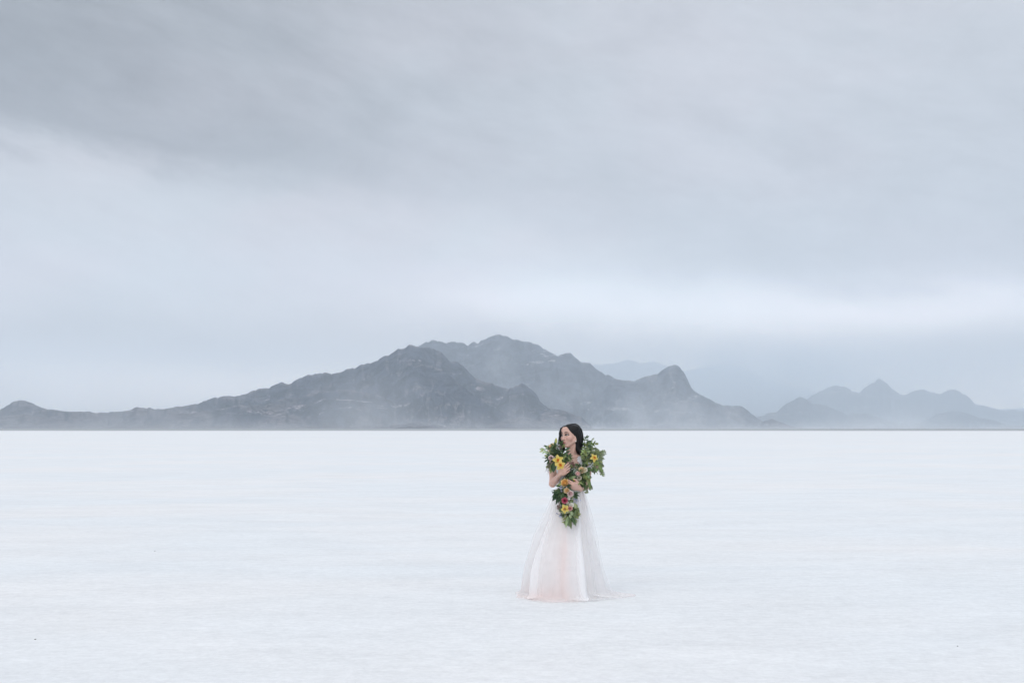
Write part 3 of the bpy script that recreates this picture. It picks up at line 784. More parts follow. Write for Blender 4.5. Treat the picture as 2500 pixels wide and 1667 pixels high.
nd = np.linalg.norm((fc - (NB + np.array([0, -.01, .010]))) * np.array([1, 1, 1.35]), axis=1)
opaque = okz & (fc[:, 2] < top - (-.045 * sm(rx_, .06, .15)))
sheer = okz & ~opaque & (nd > .078) & (fc[:, 2] < 1.36)
def sub_mesh(V_, Q_, mask):
    q = Q_[mask]; ids, inv = np.unique(q, return_inverse=True)
    return V_[ids], inv.reshape(q.shape)

def cloth_mat(name, color, alpha, trans=.4, rough=.75, facing=0.0, pig=False, lace=0.0):
    m = bpy.data.materials.new(name); m.use_nodes = True; nt = m.node_tree; nt.nodes.clear()
    out = nt.nodes.new('ShaderNodeOutputMaterial')
    d = nt.nodes.new('ShaderNodeBsdfDiffuse'); t = nt.nodes.new('ShaderNodeBsdfTranslucent'); mx = nt.nodes.new('ShaderNodeMixShader')
    tr = nt.nodes.new('ShaderNodeBsdfTransparent'); m2 = nt.nodes.new('ShaderNodeMixShader')
    mx.inputs[0].default_value = trans
    nt.links.new(d.outputs[0], mx.inputs[1]); nt.links.new(t.outputs[0], mx.inputs[2])
    nt.links.new(tr.outputs[0], m2.inputs[1]); nt.links.new(mx.outputs[0], m2.inputs[2]); nt.links.new(m2.outputs[0], out.inputs[0])
    g = nt.nodes.new('ShaderNodeTexCoord'); p = g.outputs['Object']
    if pig:
        a = nt.nodes.new('ShaderNodeAttribute'); a.attribute_name = 'pigment'
        for n in (d, t): nt.links.new(a.outputs['Color'], n.inputs[0])
    else:
        for n in (d, t): n.inputs[0].default_value = (*color, 1)
    lw = nt.nodes.new('ShaderNodeLayerWeight'); lw.inputs[0].default_value = .5
    fac = X(nt, lw.outputs['Facing']).pw(2.2) * facing + alpha
    if lace: fac = fac + noise_x(nt, p, 95.0, 2, .5).smooth(.48, .56) * lace
    fac = fac + (noise_x(nt, p, 7.0, 3, .5) - .5) * (.12 if alpha < .9 else 0.0)
    nt.links.new(fac.clamp().k, m2.inputs[0])
    if lace:
        bp = nt.nodes.new('ShaderNodeBump'); bp.inputs['Strength'].default_value = .6; bp.inputs['Distance'].default_value = .003
        nt.links.new(noise_x(nt, p, 95.0, 3, .6).smooth(.42, .6).k, bp.inputs['Height'])
        nt.links.new(bp.outputs[0], d.inputs['Normal'])
    return m
bodice_m = cloth_mat('white_lace_bodice', (.80, .79, .80), 1.0, .1, lace=.01)
yoke_m = cloth_mat('sheer_mesh', (.80, .76, .74), .20, .4, facing=.25)
trim_m = cloth_mat('trim', (.82, .76, .71), 1.0, .2)
opaque &= fc[:, 2] > .99
sv, sq = sub_mesh(dV, dQ, opaque); bodice = part('bodice', sv, sq, bodice_m)
sv, sq = sub_mesh(dV, dQ, sheer); part('sheer_yoke', sv, sq, yoke_m)
# neckline binding: follow the yoke's upper border
nv = np.linalg.norm((sv - (NB + np.array([0, -.01, .010]))) * np.array([1, 1, 1.35]), axis=1)
rim = sv[(nv < .0825)]
an = np.arctan2(rim[:, 0] - NB[0], -(rim[:, 1] - NB[1])); bins = np.linspace(-math.pi, math.pi, 37); loop = []
for a0, a1 in zip(bins[:-1], bins[1:]):
    k_ = (an >= a0) & (an < a1)
    if k_.any(): loop.append(rim[k_].mean(0))
loop = np.array(loop)
for _ in range(14): loop = (np.roll(loop, 1, 0) + loop * 2 + np.roll(loop, -1, 0)) / 4
loop = spline(np.vstack([loop, loop[:1]]), 90)
out_ = loop - NB; out_[:, 2] = 0; loop += out_ / np.linalg.norm(out_, axis=1)[:, None] * .002
V_, F_ = tube(loop, .0022, 6); part('neckline_trim', V_, F_, trim_m)

# lace flowers on her left shoulder and a few on the other side
def petal(c, d, n, L, Wd, curl=.3, cup=.3, nu=6, nv=5, point=1.0, fold=0.0):
    """one petal or leaf: from c along d, face normal n"""
    d = np.asarray(d, float); d = d / np.linalg.norm(d); n = np.asarray(n, float); n = n - d * (n @ d); n = n / (np.linalg.norm(n) + 1e-9); s_ = np.cross(d, n)
    t = np.linspace(0, 1, nu)[:, None]; v = np.linspace(-1, 1, nv)[None, :]
    w = Wd * .5 * (np.sin(np.pi * t ** .8) ** .75 if point < .5 else np.sin(np.pi * np.clip(t, 0, 1) ** .85) ** (.6 + .5 * point)) + Wd * .03
    ang = curl * t
    along = L * (np.sin(ang + 1e-6) / (curl + 1e-6)) if abs(curl) > 1e-3 else L * t
    lift = -L * ((1 - np.cos(ang)) / (curl + 1e-6)) if abs(curl) > 1e-3 else 0 * t
    zz = lift + cup * w * v ** 2 + fold * w * np.abs(v)
    Pp = c + along[..., None] * d + (w * v)[..., None] * s_ + zz[..., None] * n
    return Pp.reshape(-1, 3), grid_faces(nu, nv), np.broadcast_to(t, (nu, nv)).ravel(), np.broadcast_to(v, (nu, nv)).ravel()
lb = [Bag(), Bag()]; rl_ = np.random.default_rng(12)
for cx_, cy_, r_, dy_ in ((1415, 1118, .030, -.075), (1420, 1123, .028, -.075), (1417, 1129, .024, -.085), (1424, 1117, .026, -.05), (1413, 1124, .020, -.085), (1422, 1131, .02, -.08), (1384, 1112, .014, -.05), (1382, 1118, .013, -.065)):
    c = P(cx_, cy_, dy_); n = np.array([.25, -1, .25]); n /= np.linalg.norm(n)
    a0 = rl_.random() * 6
    for k_ in range(7):
        a = a0 + k_ * 2 * math.pi / 7; d = np.array([math.cos(a), -.15, math.sin(a)])
        v_, f_, t_, _ = petal(c + n * rl_.random() * .004, d, n, r_ * 1.0 * rl_.uniform(.8, 1.1), r_ * .6, -.5, .2)
        lb[cx_ < 1400].add(v_, f_)
lace_m = cloth_mat('white_lace', (.90, .90, .93), .93, .3)
for q_ in lb: q_.out('lace_applique', lace_m, bodice)

# ---- skirt
zs_of = lambda py, D=D0: CAMH - (py - HOR) / F * D
def skirt(name, prof, ryk, folds, mat, seed, pig, hem=.05, front=0.0, zt=1.02, label=None, parent=None, nth=420, nz=70, wid=1.0):
    """prof: rows of (photo row, left px, right px); the cloth hangs in folds that open towards the hem"""
    prof = np.array(prof, float)
    zz = zs_of(prof[:, 0]); xl = (prof[:, 1] - CX) * S0; xr = (prof[:, 2] - CX) * S0
    o_ = np.argsort(zz); zz, xl, xr = zz[o_], xl[o_], xr[o_]
    t = np.linspace(0, 1, nz); z = zt * (1 - t) ** 1.05
    xl = np.interp(z, zz, xl); xr = np.interp(z, zz, xr)
    xc = (xl + xr) / 2; rx = (xr - xl) / 2 * wid
    th = np.linspace(0, 2 * math.pi, nth, endpoint=False)
    Th, Tt = np.meshgrid(th, t, indexing='ij'); Z = np.broadcast_to(z, Th.shape).copy(); RX = np.broadcast_to(rx, Th.shape); XC = np.broadcast_to(xc, Th.shape)
    amp = (Tt ** 1.0) * .078 + .004
    Fd = np.zeros_like(Th)
    for n, a, ph in folds: Fd += a * np.cos(n * Th + ph + .7 * np.sin(Th * 2 + ph) * (1 - Tt))
    # soft creasing: sharpen the outward ridges
    Fd = np.sign(Fd) * np.abs(Fd) ** .85
    cn = fbm(np.cos(Th) * 2.2 + 4, np.sin(Th) * 2.2 + Z * 1.1, seed, 4)
    puddle = hem * sm(Tt, .965, 1.0) * (1.0 + .9 * fbm(Th * 3.0, Th * 0 + seed, seed + 3, 3))
    Rr = 1 + (Fd * amp + cn * amp * .22) / np.maximum(RX, .05) + puddle / np.maximum(RX, .1)
    RY = np.minimum(RX * ryk, .125 + .33 * Tt ** 1.25)
    fr = -front * Tt
    Xx = XC + RX * Rr * np.cos(Th); Yy = D0 + fr + RY * Rr * np.sin(Th)
    Zz = Z + .006 + sm(Tt, .93, 1.0) * .022 * np.abs(fbm(Th * 5.5, Tt * 8, seed + 9, 3)) + .004 * sm(Tt, .96, 1)
    V_ = np.stack([Xx, Yy, Zz], -1).reshape(-1, 3)
    i, j = np.meshgrid(np.arange(nth), np.arange(nz - 1), indexing='ij')
    F_ = np.stack([i * nz + j, i * nz + j + 1, ((i + 1) % nth) * nz + j + 1, ((i + 1) % nth) * nz + j], -1).reshape(-1, 4)
    o = part(name, V_, F_, mat, parent)
    set_color(o, pig(Th, Tt, Xx, Zz).reshape(-1, 3))
    if label: o['label'] = label
    return o
white = np.array([.97, .97, .975]); blush = np.array([.975, .825, .79]); ivory = np.array([.97, .96, .955])
def pig_lining(Th, Tt, Xx, Z):
    px = Xx / S0 + CX; front_ = sm(-np.sin(Th), -.1, .4)
    w_ = np.exp(-((px - (1378 - 14 * Tt)) / (9 + 16 * Tt ** 2)) ** 2) * front_ * sm(Tt, .2, .55) * 1.0
    base = white[None, None] * np.ones(Th.shape + (1,))
    hem = sm(Tt, .86, 1.0) * sm(-px, -1420, -1340) * .45
    k = np.clip(w_ + hem, 0, 1)[..., None]
    return base * (1 - k) + blush * k
def pig_tulle(Th, Tt, Xx, Z):
    px = Xx / S0 + CX
    k = (sm(Tt, .78, 1.0) * (sm(-px, -1420, -1300) * .38 + .06) + .10 * sm(-px, -1420, -1300))[..., None]
    return ivory * (1 - k) + blush * k
inner = [(1190, 1360, 1423), (1230, 1348, 1430), (1269, 1338, 1432), (1308, 1319, 1437), (1348, 1303, 1446), (1387, 1293, 1453), (1427, 1292, 1457), (1450, 1292, 1464)]
mid = [(1190, 1360, 1423), (1229, 1345, 1430), (1269, 1328, 1440), (1308, 1308, 1447), (1348, 1296, 1455), (1387, 1284, 1460), (1427, 1279, 1470), (1450, 1277, 1480)]
outer = [(1190, 1357, 1425), (1229, 1339, 1437), (1269, 1318, 1447), (1308, 1300, 1456), (1348, 1288, 1461), (1387, 1275, 1469), (1427, 1269, 1483), (1450, 1267, 1498)]
lining_m = cloth_mat('satin_lining', (0, 0, 0), .84, .30, pig=True)
t1_m = cloth_mat('tulle_inner', (0, 0, 0), .44, .55, facing=.08, pig=True)
t2_m = cloth_mat('tulle_middle', (0, 0, 0), .30, .6, facing=.03, pig=True)
t3_m = cloth_mat('tulle_outer', (0, 0, 0), .19, .6, facing=.0, pig=True)
narrow = [(r, l + (1392 - l) * k_, q - (q - 1392) * k_) for (r, l, q), k_ in zip(inner, (.0, .03, .07, .11, .12, .12, .13, .13))]
sk = skirt('skirt_lining', narrow, .95, [(5, .80, .4), (8, .65, 2.0), (13, .30, 1.1)], lining_m, 5, pig_lining, hem=.02, front=.12)
skirt('tulle_layer', inner, .95, [(4, .5, 2.6), (7, .4, .3), (11, .12, 1.9)], t1_m, 15, pig_tulle, hem=.04, front=.10)
skirt('tulle_layer', mid, .95, [(4, .30, 1.1), (7, .16, 2.3)], t2_m, 25, pig_tulle, hem=.05, front=.09)
skirt('tulle_layer', outer, .9, [(3, .20, 0.1), (5, .14, 1.3)], t3_m, 35, pig_tulle, hem=.06, front=.08)
# train: thin tulle spread over the salt to the right
tr_rng = np.random.default_rng(3)
u, v = np.meshgrid(np.linspace(0, 1, 90), np.linspace(-1, 1, 60), indexing='ij')
cxp = (1440 - CX) * S0 + u * .42; half = (.30 * (1 - u) ** .7 + .02)
Xt = cxp + .02 * fbm(u * 3, v * 3, 8, 3); Yt = 9.50 + half * v + .03 * fbm(u * 4, v * 2 + 3, 18, 3)
Zt = .012 + .030 * np.abs(fbm(u * 5, v * 7, 28, 4)) * (1 - u * .6) + .05 * (1 - u) ** 3
o = part('train', np.stack([Xt, Yt, Zt], -1).reshape(-1, 3), grid_faces(90, 60), t2_m)
k = (np.clip(u * .35, 0, .3))[..., None]; set_color(o, (ivory * (1 - k) + blush * k).reshape(-1, 3))
# bunched hem at the front left, blush coloured
u, v = np.meshgrid(np.linspace(0, 1, 160), np.linspace(0, 1, 16), indexing='ij')
hx = (1262 - CX) * S0 + u * (1420 - 1262) * S0; hy = 9.46 - .25 * np.sin(u * 2.2) ** 1.1
roll = .016 + .022 * np.abs(fbm(u * 9, u * 0 + 2, 41, 3)); an = v * math.pi
Xh = hx + .02 * fbm(u * 7, v * 2, 43, 3); Yh = hy - roll * 1.6 * np.cos(an) + .015 * fbm(u * 11, v + 5, 45, 3); Zh = .004 + roll * np.sin(an) * (1 + .3 * fbm(u * 22, v * 3, 47, 2))
o = part('hem_ruffle', np.stack([Xh, Yh, Zh], -1).reshape(-1, 3), grid_faces(160, 16), t1_m)
k = (.55 + .25 * fbm(u * 6, v, 49, 2))[..., None]; set_color(o, (ivory * (1 - k) + blush * k).reshape(-1, 3))

# ------------------------------------------------------------------ garland of leaves and flowers, draped over both shoulders and held
GO = P(1392, 1170, -.18)
garland = bpy.data.objects.new('garland', None); link(garland)
garland.location = tuple(GO); garland['_org'] = [float(q) for q in GO]
garland['label'] = 'garland of green leaves, yellow orchids and peach roses, draped over shoulders and held in front'
garland['category'] = 'garland'
def leaf_mat():
    m, nt, b = color_mat('leaf', .42, spec=.35)
    tr = nt.nodes.new('ShaderNodeBsdfTranslucent'); mx = nt.nodes.new('ShaderNodeMixShader'); mx.inputs[0].default_value = .18
    a = nt.nodes.new('ShaderNodeAttribute'); a.attribute_name = 'pigment'; nt.links.new(a.outputs['Color'], tr.inputs[0])
    out = nt.nodes['Material Output']; nt.links.new(b.outputs[0], mx.inputs[1]); nt.links.new(tr.outputs[0], mx.inputs[2]); nt.links.new(mx.outputs[0], out.inputs[0])
    return m
leafm = leaf_mat()
def petal_mat():
    m, nt, b = color_mat('petal', .6, spec=.2)
    tr = nt.nodes.new('ShaderNodeBsdfTranslucent'); mx = nt.nodes.new('ShaderNodeMixShader'); mx.inputs[0].default_value = .38
    a = nt.nodes.new('ShaderNodeAttribute'); a.attribute_name = 'pigment'; nt.links.new(a.outputs['Color'], tr.inputs[0])
    out = nt.nodes['Material Output']; nt.links.new(b.outputs[0], mx.inputs[1]); nt.links.new(tr.outputs[0], mx.inputs[2]); nt.links.new(mx.outputs[0], out.inputs[0])
    return m
petm = petal_mat()
rg = np.random.default_rng(77)
KIND = {  # leaf length, width, colour, leaves per spray, spacing
    'broad': (.056, .023, (.205, .265, .092), 8, .017),
    'lance': (.066, .014, (.130, .185, .080), 10, .014),
    'small': (.026, .011, (.190, .240, .115), 18, .009),
    'dark':  (.078, .021, (.034, .070, .028), 7, .017),
    'pale':  (.056, .021, (.320, .395, .210), 8, .017),
    'teal':  (.055, .021, (.070, .120, .050), 9, .015),
}
SPRAY = {'broad': 'broad_leaf_spray', 'lance': 'slender_leaf_spray', 'small': 'fine_leaf_spray', 'dark': 'dark_leaf_spray', 'pale': 'pale_leaf_spray', 'teal': 'green_leaf_spray'}
def leaf(bag, c, d, n, L, W_, col, curl):
    v_, f_, t_, vv = petal(c, d, n, L, W_, curl, .10, 7, 5, .8, .28)
    col = np.asarray(col) * rg.uniform(.72, 1.3) * np.array([rg.uniform(.88, 1.15), 1, rg.uniform(.85, 1.2)])
    C = col[None] * (1 + .55 * np.exp(-(vv / .28) ** 2)[:, None] * np.array([1.0, .8, .7])) * (1.05 - .12 * t_[:, None])
    bag.add(v_, f_, C)
def spray(c, d, kind, name='leaf_spray', n=None, scale=1.0, droop=.5, label=None, face=(0, -1, .35), parent=None, twig=0):
    L, W_, col, nn, sp_ = KIND[kind]; n = n or nn
    L *= scale; W_ *= scale; sp_ *= scale
    bag = Bag(); d = np.asarray(d, float); d /= np.linalg.norm(d); p = np.asarray(c, float); pts = [p.copy()]
    fv = np.asarray(face, float) + rg.normal(0, .35, 3); fv /= np.linalg.norm(fv)
    twigs = [(p.copy(), d.copy(), n)] + [(p + d * sp_ * (j + .5), d + rg.normal(0, .75, 3), max(3, n - 2)) for j in range(twig)]
    for p, d, n_ in twigs:
     d = d / np.linalg.norm(d); pts = [p.copy()]
     for i in range(n_):
        d = d + np.array([0, 0, -droop * .10]) + rg.normal(0, .06, 3); d /= np.linalg.norm(d)
        p = p + d * sp_; pts.append(p.copy())
        side = np.cross(d, fv); side /= np.linalg.norm(side) + 1e-9
        sg = 1 if i % 2 else -1
        if kind == 'small':
            for sg in (-1, 1):
                ld = d * .55 + side * sg * .8 + rg.normal(0, .2, 3)
                leaf(bag, p, ld, fv + rg.normal(0, .45, 3), L * rg.uniform(.8, 1.15), W_, col, rg.uniform(.1, .7))
        else:
            ld = d * .85 + side * sg * .65 + rg.normal(0, .22, 3)
            leaf(bag, p, ld, fv + rg.normal(0, .40, 3), L * rg.uniform(.75, 1.15), W_ * rg.uniform(.85, 1.1), col, rg.uniform(.1, .9))
     leaf(bag, p, d, fv, L * .9, W_ * .9, col, .3)
     v_, f_ = tube(np.array(pts), .0016, 5); bag.add(v_, f_, (.075, .075, .035))
    o = bag.out(name, leafm, parent or garland)
    if label: o['label'] = label
    return o

# woody stems that carry everything
vb = Bag()
spines = [[P(1396, 1112, .10), P(1372, 1112, .06), P(1354, 1113, -.06), P(1353, 1122, -.14), P(1366, 1138, -.20), P(1384, 1146, -.20), P(1398, 1158, -.19), P(1392, 1180, -.20)],
          [P(1396, 1112, .10), P(1420, 1111, .07), P(1437, 1112, -.04), P(1442, 1130, -.13), P(1432, 1160, -.17), P(1412, 1172, -.19), P(1392, 1182, -.21), P(1385, 1210, -.21), P(1390, 1250, -.26), P(1392, 1272, -.28)],
          [P(1440, 1125, -.10), P(1425, 1145, -.16), P(1400, 1150, -.17), P(1382, 1160, -.19), P(1372, 1190, -.20), P(1378, 1225, -.20), P(1390, 1270, -.20)]]
for sp_ in spines:
    for k in range(3):
        pp = spline(np.array(sp_) + rg.normal(0, .008, (len(sp_), 3)), 40); v_, f_ = tube(pp, .0035, 6); vb.add(v_, f_, (.06, .055, .03))
vb.out('vine', leafm, garland)

# where the sprays sit: centre, half-size in pixels, depth range, bias of growth, how many, kinds
zones = [
    # left shoulder
    (1359, 1104, 11, 8, (-.10, .05), (-.1, -.5, .05), 11, ('broad', 'small', 'teal', 'dark', 'pale')),
    (1363, 1112, 7, 5, (-.12, -.05), (.0, -.7, -.5), 6, ('teal', 'lance', 'small')),
    (1357, 1121, 10, 11, (-.19, -.12), (-.05, -.7, -.4), 9, ('dark', 'broad', 'teal')),
    (1373, 1118, 9, 12, (-.20, -.12), (.2, -.7, -.3), 6, ('broad', 'teal', 'lance')),
    # right shoulder
    (1434, 1093, 5, 12, (.0, .10), (.1, -.4, .4), 9, ('broad', 'small', 'teal')),
    (1443, 1108, 12, 9, (-.10, .04), (.35, -.4, .1), 9, ('small', 'pale', 'small')),
    (1438, 1123, 9, 14, (-.17, -.08), (.0, -.7, -.4), 9, ('broad', 'teal', 'small')),
    (1455, 1130, 7, 11, (-.14, -.04), (.2, -.5, -.7), 6, ('lance', 'small')),
    # across the chest and under the right arm
    (1402, 1147, 15, 7, (-.20, -.15), (.0, -.6, -.4), 8, ('teal', 'small', 'dark')),
    (1422, 1160, 14, 13, (-.20, -.12), (.1, -.6, -.6), 11, ('teal', 'small', 'lance', 'broad')),
    (1430, 1175, 6, 9, (-.19, -.13), (.1, -.4, -.9), 4, ('small', 'teal')),
    (1386, 1166, 8, 6, (-.21, -.16), (.0, -.6, -.4), 4, ('small', 'teal')),
    # tail
    (1371, 1192, 9, 9, (-.24, -.17), (-.05, -.6, -.9), 9, ('dark', 'teal', 'broad')),
    (1385, 1206, 11, 12, (-.27, -.20), (.0, -.6, -.8), 8, ('teal', 'dark', 'broad')),
    (1389, 1230, 11, 11, (-.28, -.22), (.1, -.6, -1.0), 8, ('teal', 'broad', 'pale')),
    (1391, 1250, 10, 10, (-.30, -.24), (.1, -.5, -1.3), 9, ('broad', 'pale', 'teal', 'lance')),
]
tot = 0
for (zx, zy, hx_, hy_, (d0, d1), bias, n, kinds) in zones:
    for i in range(round(n * 1.2)):
        qx, qy = rg.uniform(-1, 1), rg.uniform(-1, 1)
        c = P(zx + qx * hx_, zy + qy * hy_, rg.uniform(d0, d1) + .015)
        d = np.array([qx * .7, rg.uniform(-.5, .1), -qy * .7]) + np.array(bias) * .9 + rg.normal(0, .25, 3)
        k = kinds[i % len(kinds)]
        spray(c, d, k, name=SPRAY[k], n=max(4, int(KIND[k][3] * rg.uniform(.5, .72))), scale=rg.uniform(.72, .95), twig=1)
        tot += 1

# sprays the photograph shows clearly
spray(P(1346, 1104, -.08), (-.95, -.15, .30), 'pale', 'leaf_sprig', 5, .90, .1, 'pale sprig pointing left from the shoulder')
spray(P(1426, 1079, -.02), (.35, -.1, 1.0), 'teal', 'leaf_sprig', 4, .72, -.1, 'upright sprig beside the hair')
def single(px, py, dy, dx_, dz_, L, W_, col, curl=.3, name='leaf', label=None, face=(0, -1, .25)):
    b_ = Bag(); leaf(b_, P(px, py, dy), (dx_, -.12, dz_), face, L, W_, col, curl); o = b_.out(name, leafm, garland)
    if label: o['label'] = label
dk, pl, yg, md = (.036, .075, .036), (.27, .35, .17), (.50, .50, .18), (.16, .24, .08)
for a in [
    (1352, 1128, -.238, -.05, -1, .098, .050, dk, .1, 'leaf', 'broad dark leaf hanging over the upper arm'), (1347, 1117, -.20, -1, .05, .055, .034, dk, .3), (1357, 1083, -.06, .05, 1, .060, .026, yg, .3, 'leaf', 'yellow green leaf standing by the cheek'),
    (1356, 1086, -.07, -.9, .45, .04, .018, yg, .4), (1360, 1195, -.235, -.42, -1, .118, .030, dk, .3), (1364, 1203, -.24, -.62, -.8, .098, .026, dk, .3), (1366, 1206, -.245, -.36, -1, .108, .028, dk, .3), (1369, 1206, -.25, .06, -1, .115, .028, dk, .2),
    (1373, 1213, -.25, .0, -1, .080, .040, md, .2), (1404, 1204, -.25, .25, -1, .075, .032, pl, .2), (1400, 1203, -.25, -.15, -.9, .060, .028, pl, .2), (1359, 1188, -.245, .6, .45, .058, .030, pl, .2), (1389, 1167, -.235, .95, .25, .075, .028, pl, .2), (1389, 1167, -.235, 1, -.05, .06, .024, pl, .2),
    (1397, 1166, -.24, .6, -.9, .045, .010, (.60, .55, .10), .3, 'leaf', 'slim yellow leaf above the hand'), (1452, 1130, -.16, .25, -1, .090, .045, md, .3), (1458, 1128, -.15, .55, -1, .115, .038, (.14, .22, .07), .4), (1448, 1128, -.16, -.15, -1, .085, .042, md, .3), (1451, 1126, -.17, .6, -.5, .060, .024, (.30, .42, .08), .2),
    (1432, 1144, -.20, .35, -.9, .078, .032, pl, .2), (1435, 1150, -.20, .15, -1, .070, .028, pl, .2), (1437, 1168, -.16, .15, -1, .118, .030, md, .2, 'leaf', 'long leaf hanging past the forearm'), (1440, 1180, -.15, .5, -1, .065, .018, (.11, .15, .10), .2), (1433, 1160, -.19, .1, -1, .09, .026, pl, .2),
    (1386, 1261, -.305, -.18, -1, .105, .028, pl, .2), (1389, 1262, -.305, .20, -1, .115, .030, (.12, .17, .08), .2), (1388, 1260, -.305, .05, -1, .10, .026, (.12, .17, .08), .3), (1396, 1260, -.30, .42, -1, .10, .026, (.09, .15, .07), .2), (1403, 1226, -.25, .2, -1, .075, .032, pl, .2), (1407, 1236, -.25, .45, -1, .080, .026, (.17, .25, .11), .2),
    (1395, 1247, -.30, .1, -1, .055, .034, pl, .1), (1405, 1245, -.28, .1, -1, .075, .030, pl, .2), (1377, 1100, -.13, .9, .45, .070, .020, (.05, .11, .06), .2), (1379, 1106, -.14, 1, .4, .06, .018, (.06, .12, .06), .2),
    (1378, 1120, -.17, .9, -.4, .060, .022, md, .3), (1380, 1126, -.18, .55, -.8, .060, .020, (.14, .20, .12), .3), (1386, 1136, -.20, .8, -.55, .10, .016, dk, .2), (1434, 1080, -.02, .8, .35, .045, .024, (.05, .09, .045), .3), (1434, 1087, -.03, .8, -.4, .045, .030, (.05, .09, .045), .3), (1432, 1083, -.03, .9, .1, .045, .024, (.08, .13, .05), .3)]:
    single(*a)
# small-leaved trailing ends
spray(P(1400, 1260, -.295), (.35, -.1, -1), 'small', 'leaf_sprig', 8, .9, .8)
spray(P(1462, 1108, -.10), (.5, -.1, -.8), 'small', 'leaf_sprig', 9, .8, .8)
# thin grass wisps at the left arm
gb = Bag()
for i in range(14):
    a = P(1343 + rg.uniform(-3, 4), 1126 + rg.uniform(-6, 6), -.18); b_ = P(1333 + rg.uniform(-4, 6), 1153 + rg.uniform(-10, 9), -.19 + rg.normal(0, .02))
    v_, f_ = tube(spline([a, (a + b_) / 2 + rg.normal(0, .006, 3), b_], 8), np.linspace(.0014, .0004, 8), 4); gb.add(v_, f_, (.22, .17, .17))
gb.out('grass_wisp', leafm, garland)

# ---- flowers
def orchid(px, py, dy, r, rot, n=(0, -1, .2), label=None):
    n = np.asarray(n, float); n /= np.linalg.norm(n); c = P(px, py, dy - .015)
    ux = np.cross(n, (0, 0, 1)); ux /= np.linalg.norm(ux); uy = np.cross(ux, n)
    if uy[2] < 0: uy = -uy; ux = -ux
    b_ = Bag()
    for k in range(5):
        a = rot + k * 2 * math.pi / 5 + rg.normal(0, .08); d = ux * math.cos(a) + uy * math.sin(a) + n * .25
        v_, f_, t_, vv = petal(c - n * .002 * (k % 2), d, n, r * rg.uniform(.9, 1.1), r * .62, .75 + rg.normal(0, .15), .25, 9, 7, .9, .1)
        col = np.array([.90, .66, .13]) * (1 - t_[:, None]) ** .6 * .0 + np.array([.86, .62, .12]) + np.array([.0, .10, .12]) * t_[:, None]
        col = col * (1 - .10 * np.exp(-(vv / .15) ** 2)[:, None]) + (rg.random() - .5) * .06
        sp = fbm(v_[:, 0] * 260, v_[:, 2] * 260, 5, 2)[:, None] * .05
        b_.add(v_, f_, np.clip(col + sp, 0, .95))
    o = b_.out('orchid', petm, garland)
    if label: o['label'] = label
    l_ = Bag()
    for k, (a, w_) in enumerate(((-1.57, 1.0), (-.5, .6), (-2.64, .6), (1.2, .5), (1.94, .5))):
        a += rot - 1.57; d = (ux * math.cos(a) + uy * math.sin(a)) * (.8 if k == 0 else .5) + n * .9
        v_, f_, t_, vv = petal(c + n * .003, d, n, r * .50 * (1 if k == 0 else .8), r * .36, .8, .5, 7, 5, .3)
        l_.add(v_, f_, np.array([.72, .17, .03]) * (1 - t_[:, None] * .2) + np.array([.15, .28, .06]) * t_[:, None] ** 2)
    l_.out('orchid_lip', petm, o)
def rose(px, py, dy, r, inner_c, outer_c, n=(0, -1, .35), open_=.5, label=None, name='rose', sc=1.0):
    r = r * 1.16
    n = np.asarray(n, float); n /= np.linalg.norm(n); c = P(px, py, dy - .022); ux = np.cross(n, (0, 0, 1)); ux /= np.linalg.norm(ux); uy = np.cross(ux, n)
    b_ = Bag(); inner_c, outer_c = np.array(inner_c), np.array(outer_c)
    rings = ((.18, 3, .15), (.36, 4, .30), (.58, 5, .50), (.82, 5, .85), (1.0, 6, 1.15))
    for q, (rad, m_, lean) in enumerate(rings):
        for k in range(m_):
            a = k * 2 * math.pi / m_ + q * .9 + rg.normal(0, .1); out = ux * math.cos(a) + uy * math.sin(a)
            ln = lean * open_ * .9 + .06
            d = n * math.cos(ln) + out * math.sin(ln); nn_ = -out * math.cos(ln) + n * math.sin(ln)
            base = c - n * r * .75 + out * r * rad * .45
            v_, f_, t_, vv = petal(base, d, nn_, r * (1.25 - .12 * q * open_) * sc, r * (.75 + .55 * rad), -.25 + .55 * q / 4 * open_, .32, 7, 7, .0)
            w_ = (q / 4) * .7 + .3 * t_[:, None]
            b_.add(v_, f_, np.clip(inner_c * (1 - w_) + outer_c * w_ + rg.normal(0, .015), 0, .95))
    v_, f_ = sphere(c - n * r * .65, r * .42, 10, 6); b_.add(v_, f_, (.10, .16, .06))
    o = b_.out(name, petm, garland)
    if label: o['label'] = label
orchid(1362, 1123.5, -.245, .056, 1.45, (.1, -1, .15), 'large yellow orchid with a red orange throat, upper of the pair')
orchid(1367.5, 1135, -.262, .056, 3.95, (.25, -1, .0), 'yellow orchid just above the hand, lower of the pair')
orchid(1450.5, 1117.5, -.17, .046, 1.1, (.3, -1, .45), 'yellow orchid on the shoulder at the right')
orchid(1379.5, 1242, -.325, .048, 2.3, (-.3, -1, .1), 'yellow orchid low on the hanging tail')
pk, pk2 = (.92, .60, .58), (.97, .86, .82); pe, pe2 = (.98, .70, .38), (.985, .87, .68); cr, cr2 = (.95, .84, .68), (.97, .93, .86)
rose(1345, 1117, -.215, .024, (.93, .66, .68), (.97, .88, .88), label='blush pink rose on the shoulder')
rose(1343, 1091, -.08, .022, pe, pe2, (-.5, -.8, .3)); rose(1348, 1086, -.08, .020, pe, pe2, (-.2, -.8, .6)); rose(1341.5, 1099, -.09, .018, cr, cr2, (-.5, -.8, .2))
rose(1420.5, 1147, -.225, .030, pe, pe2, (-.1, -1, .2), .5, 'apricot rose beside a paler one'); rose(1427.5, 1146, -.225, .026, pe2, cr2, (.2, -1, .2), .5)
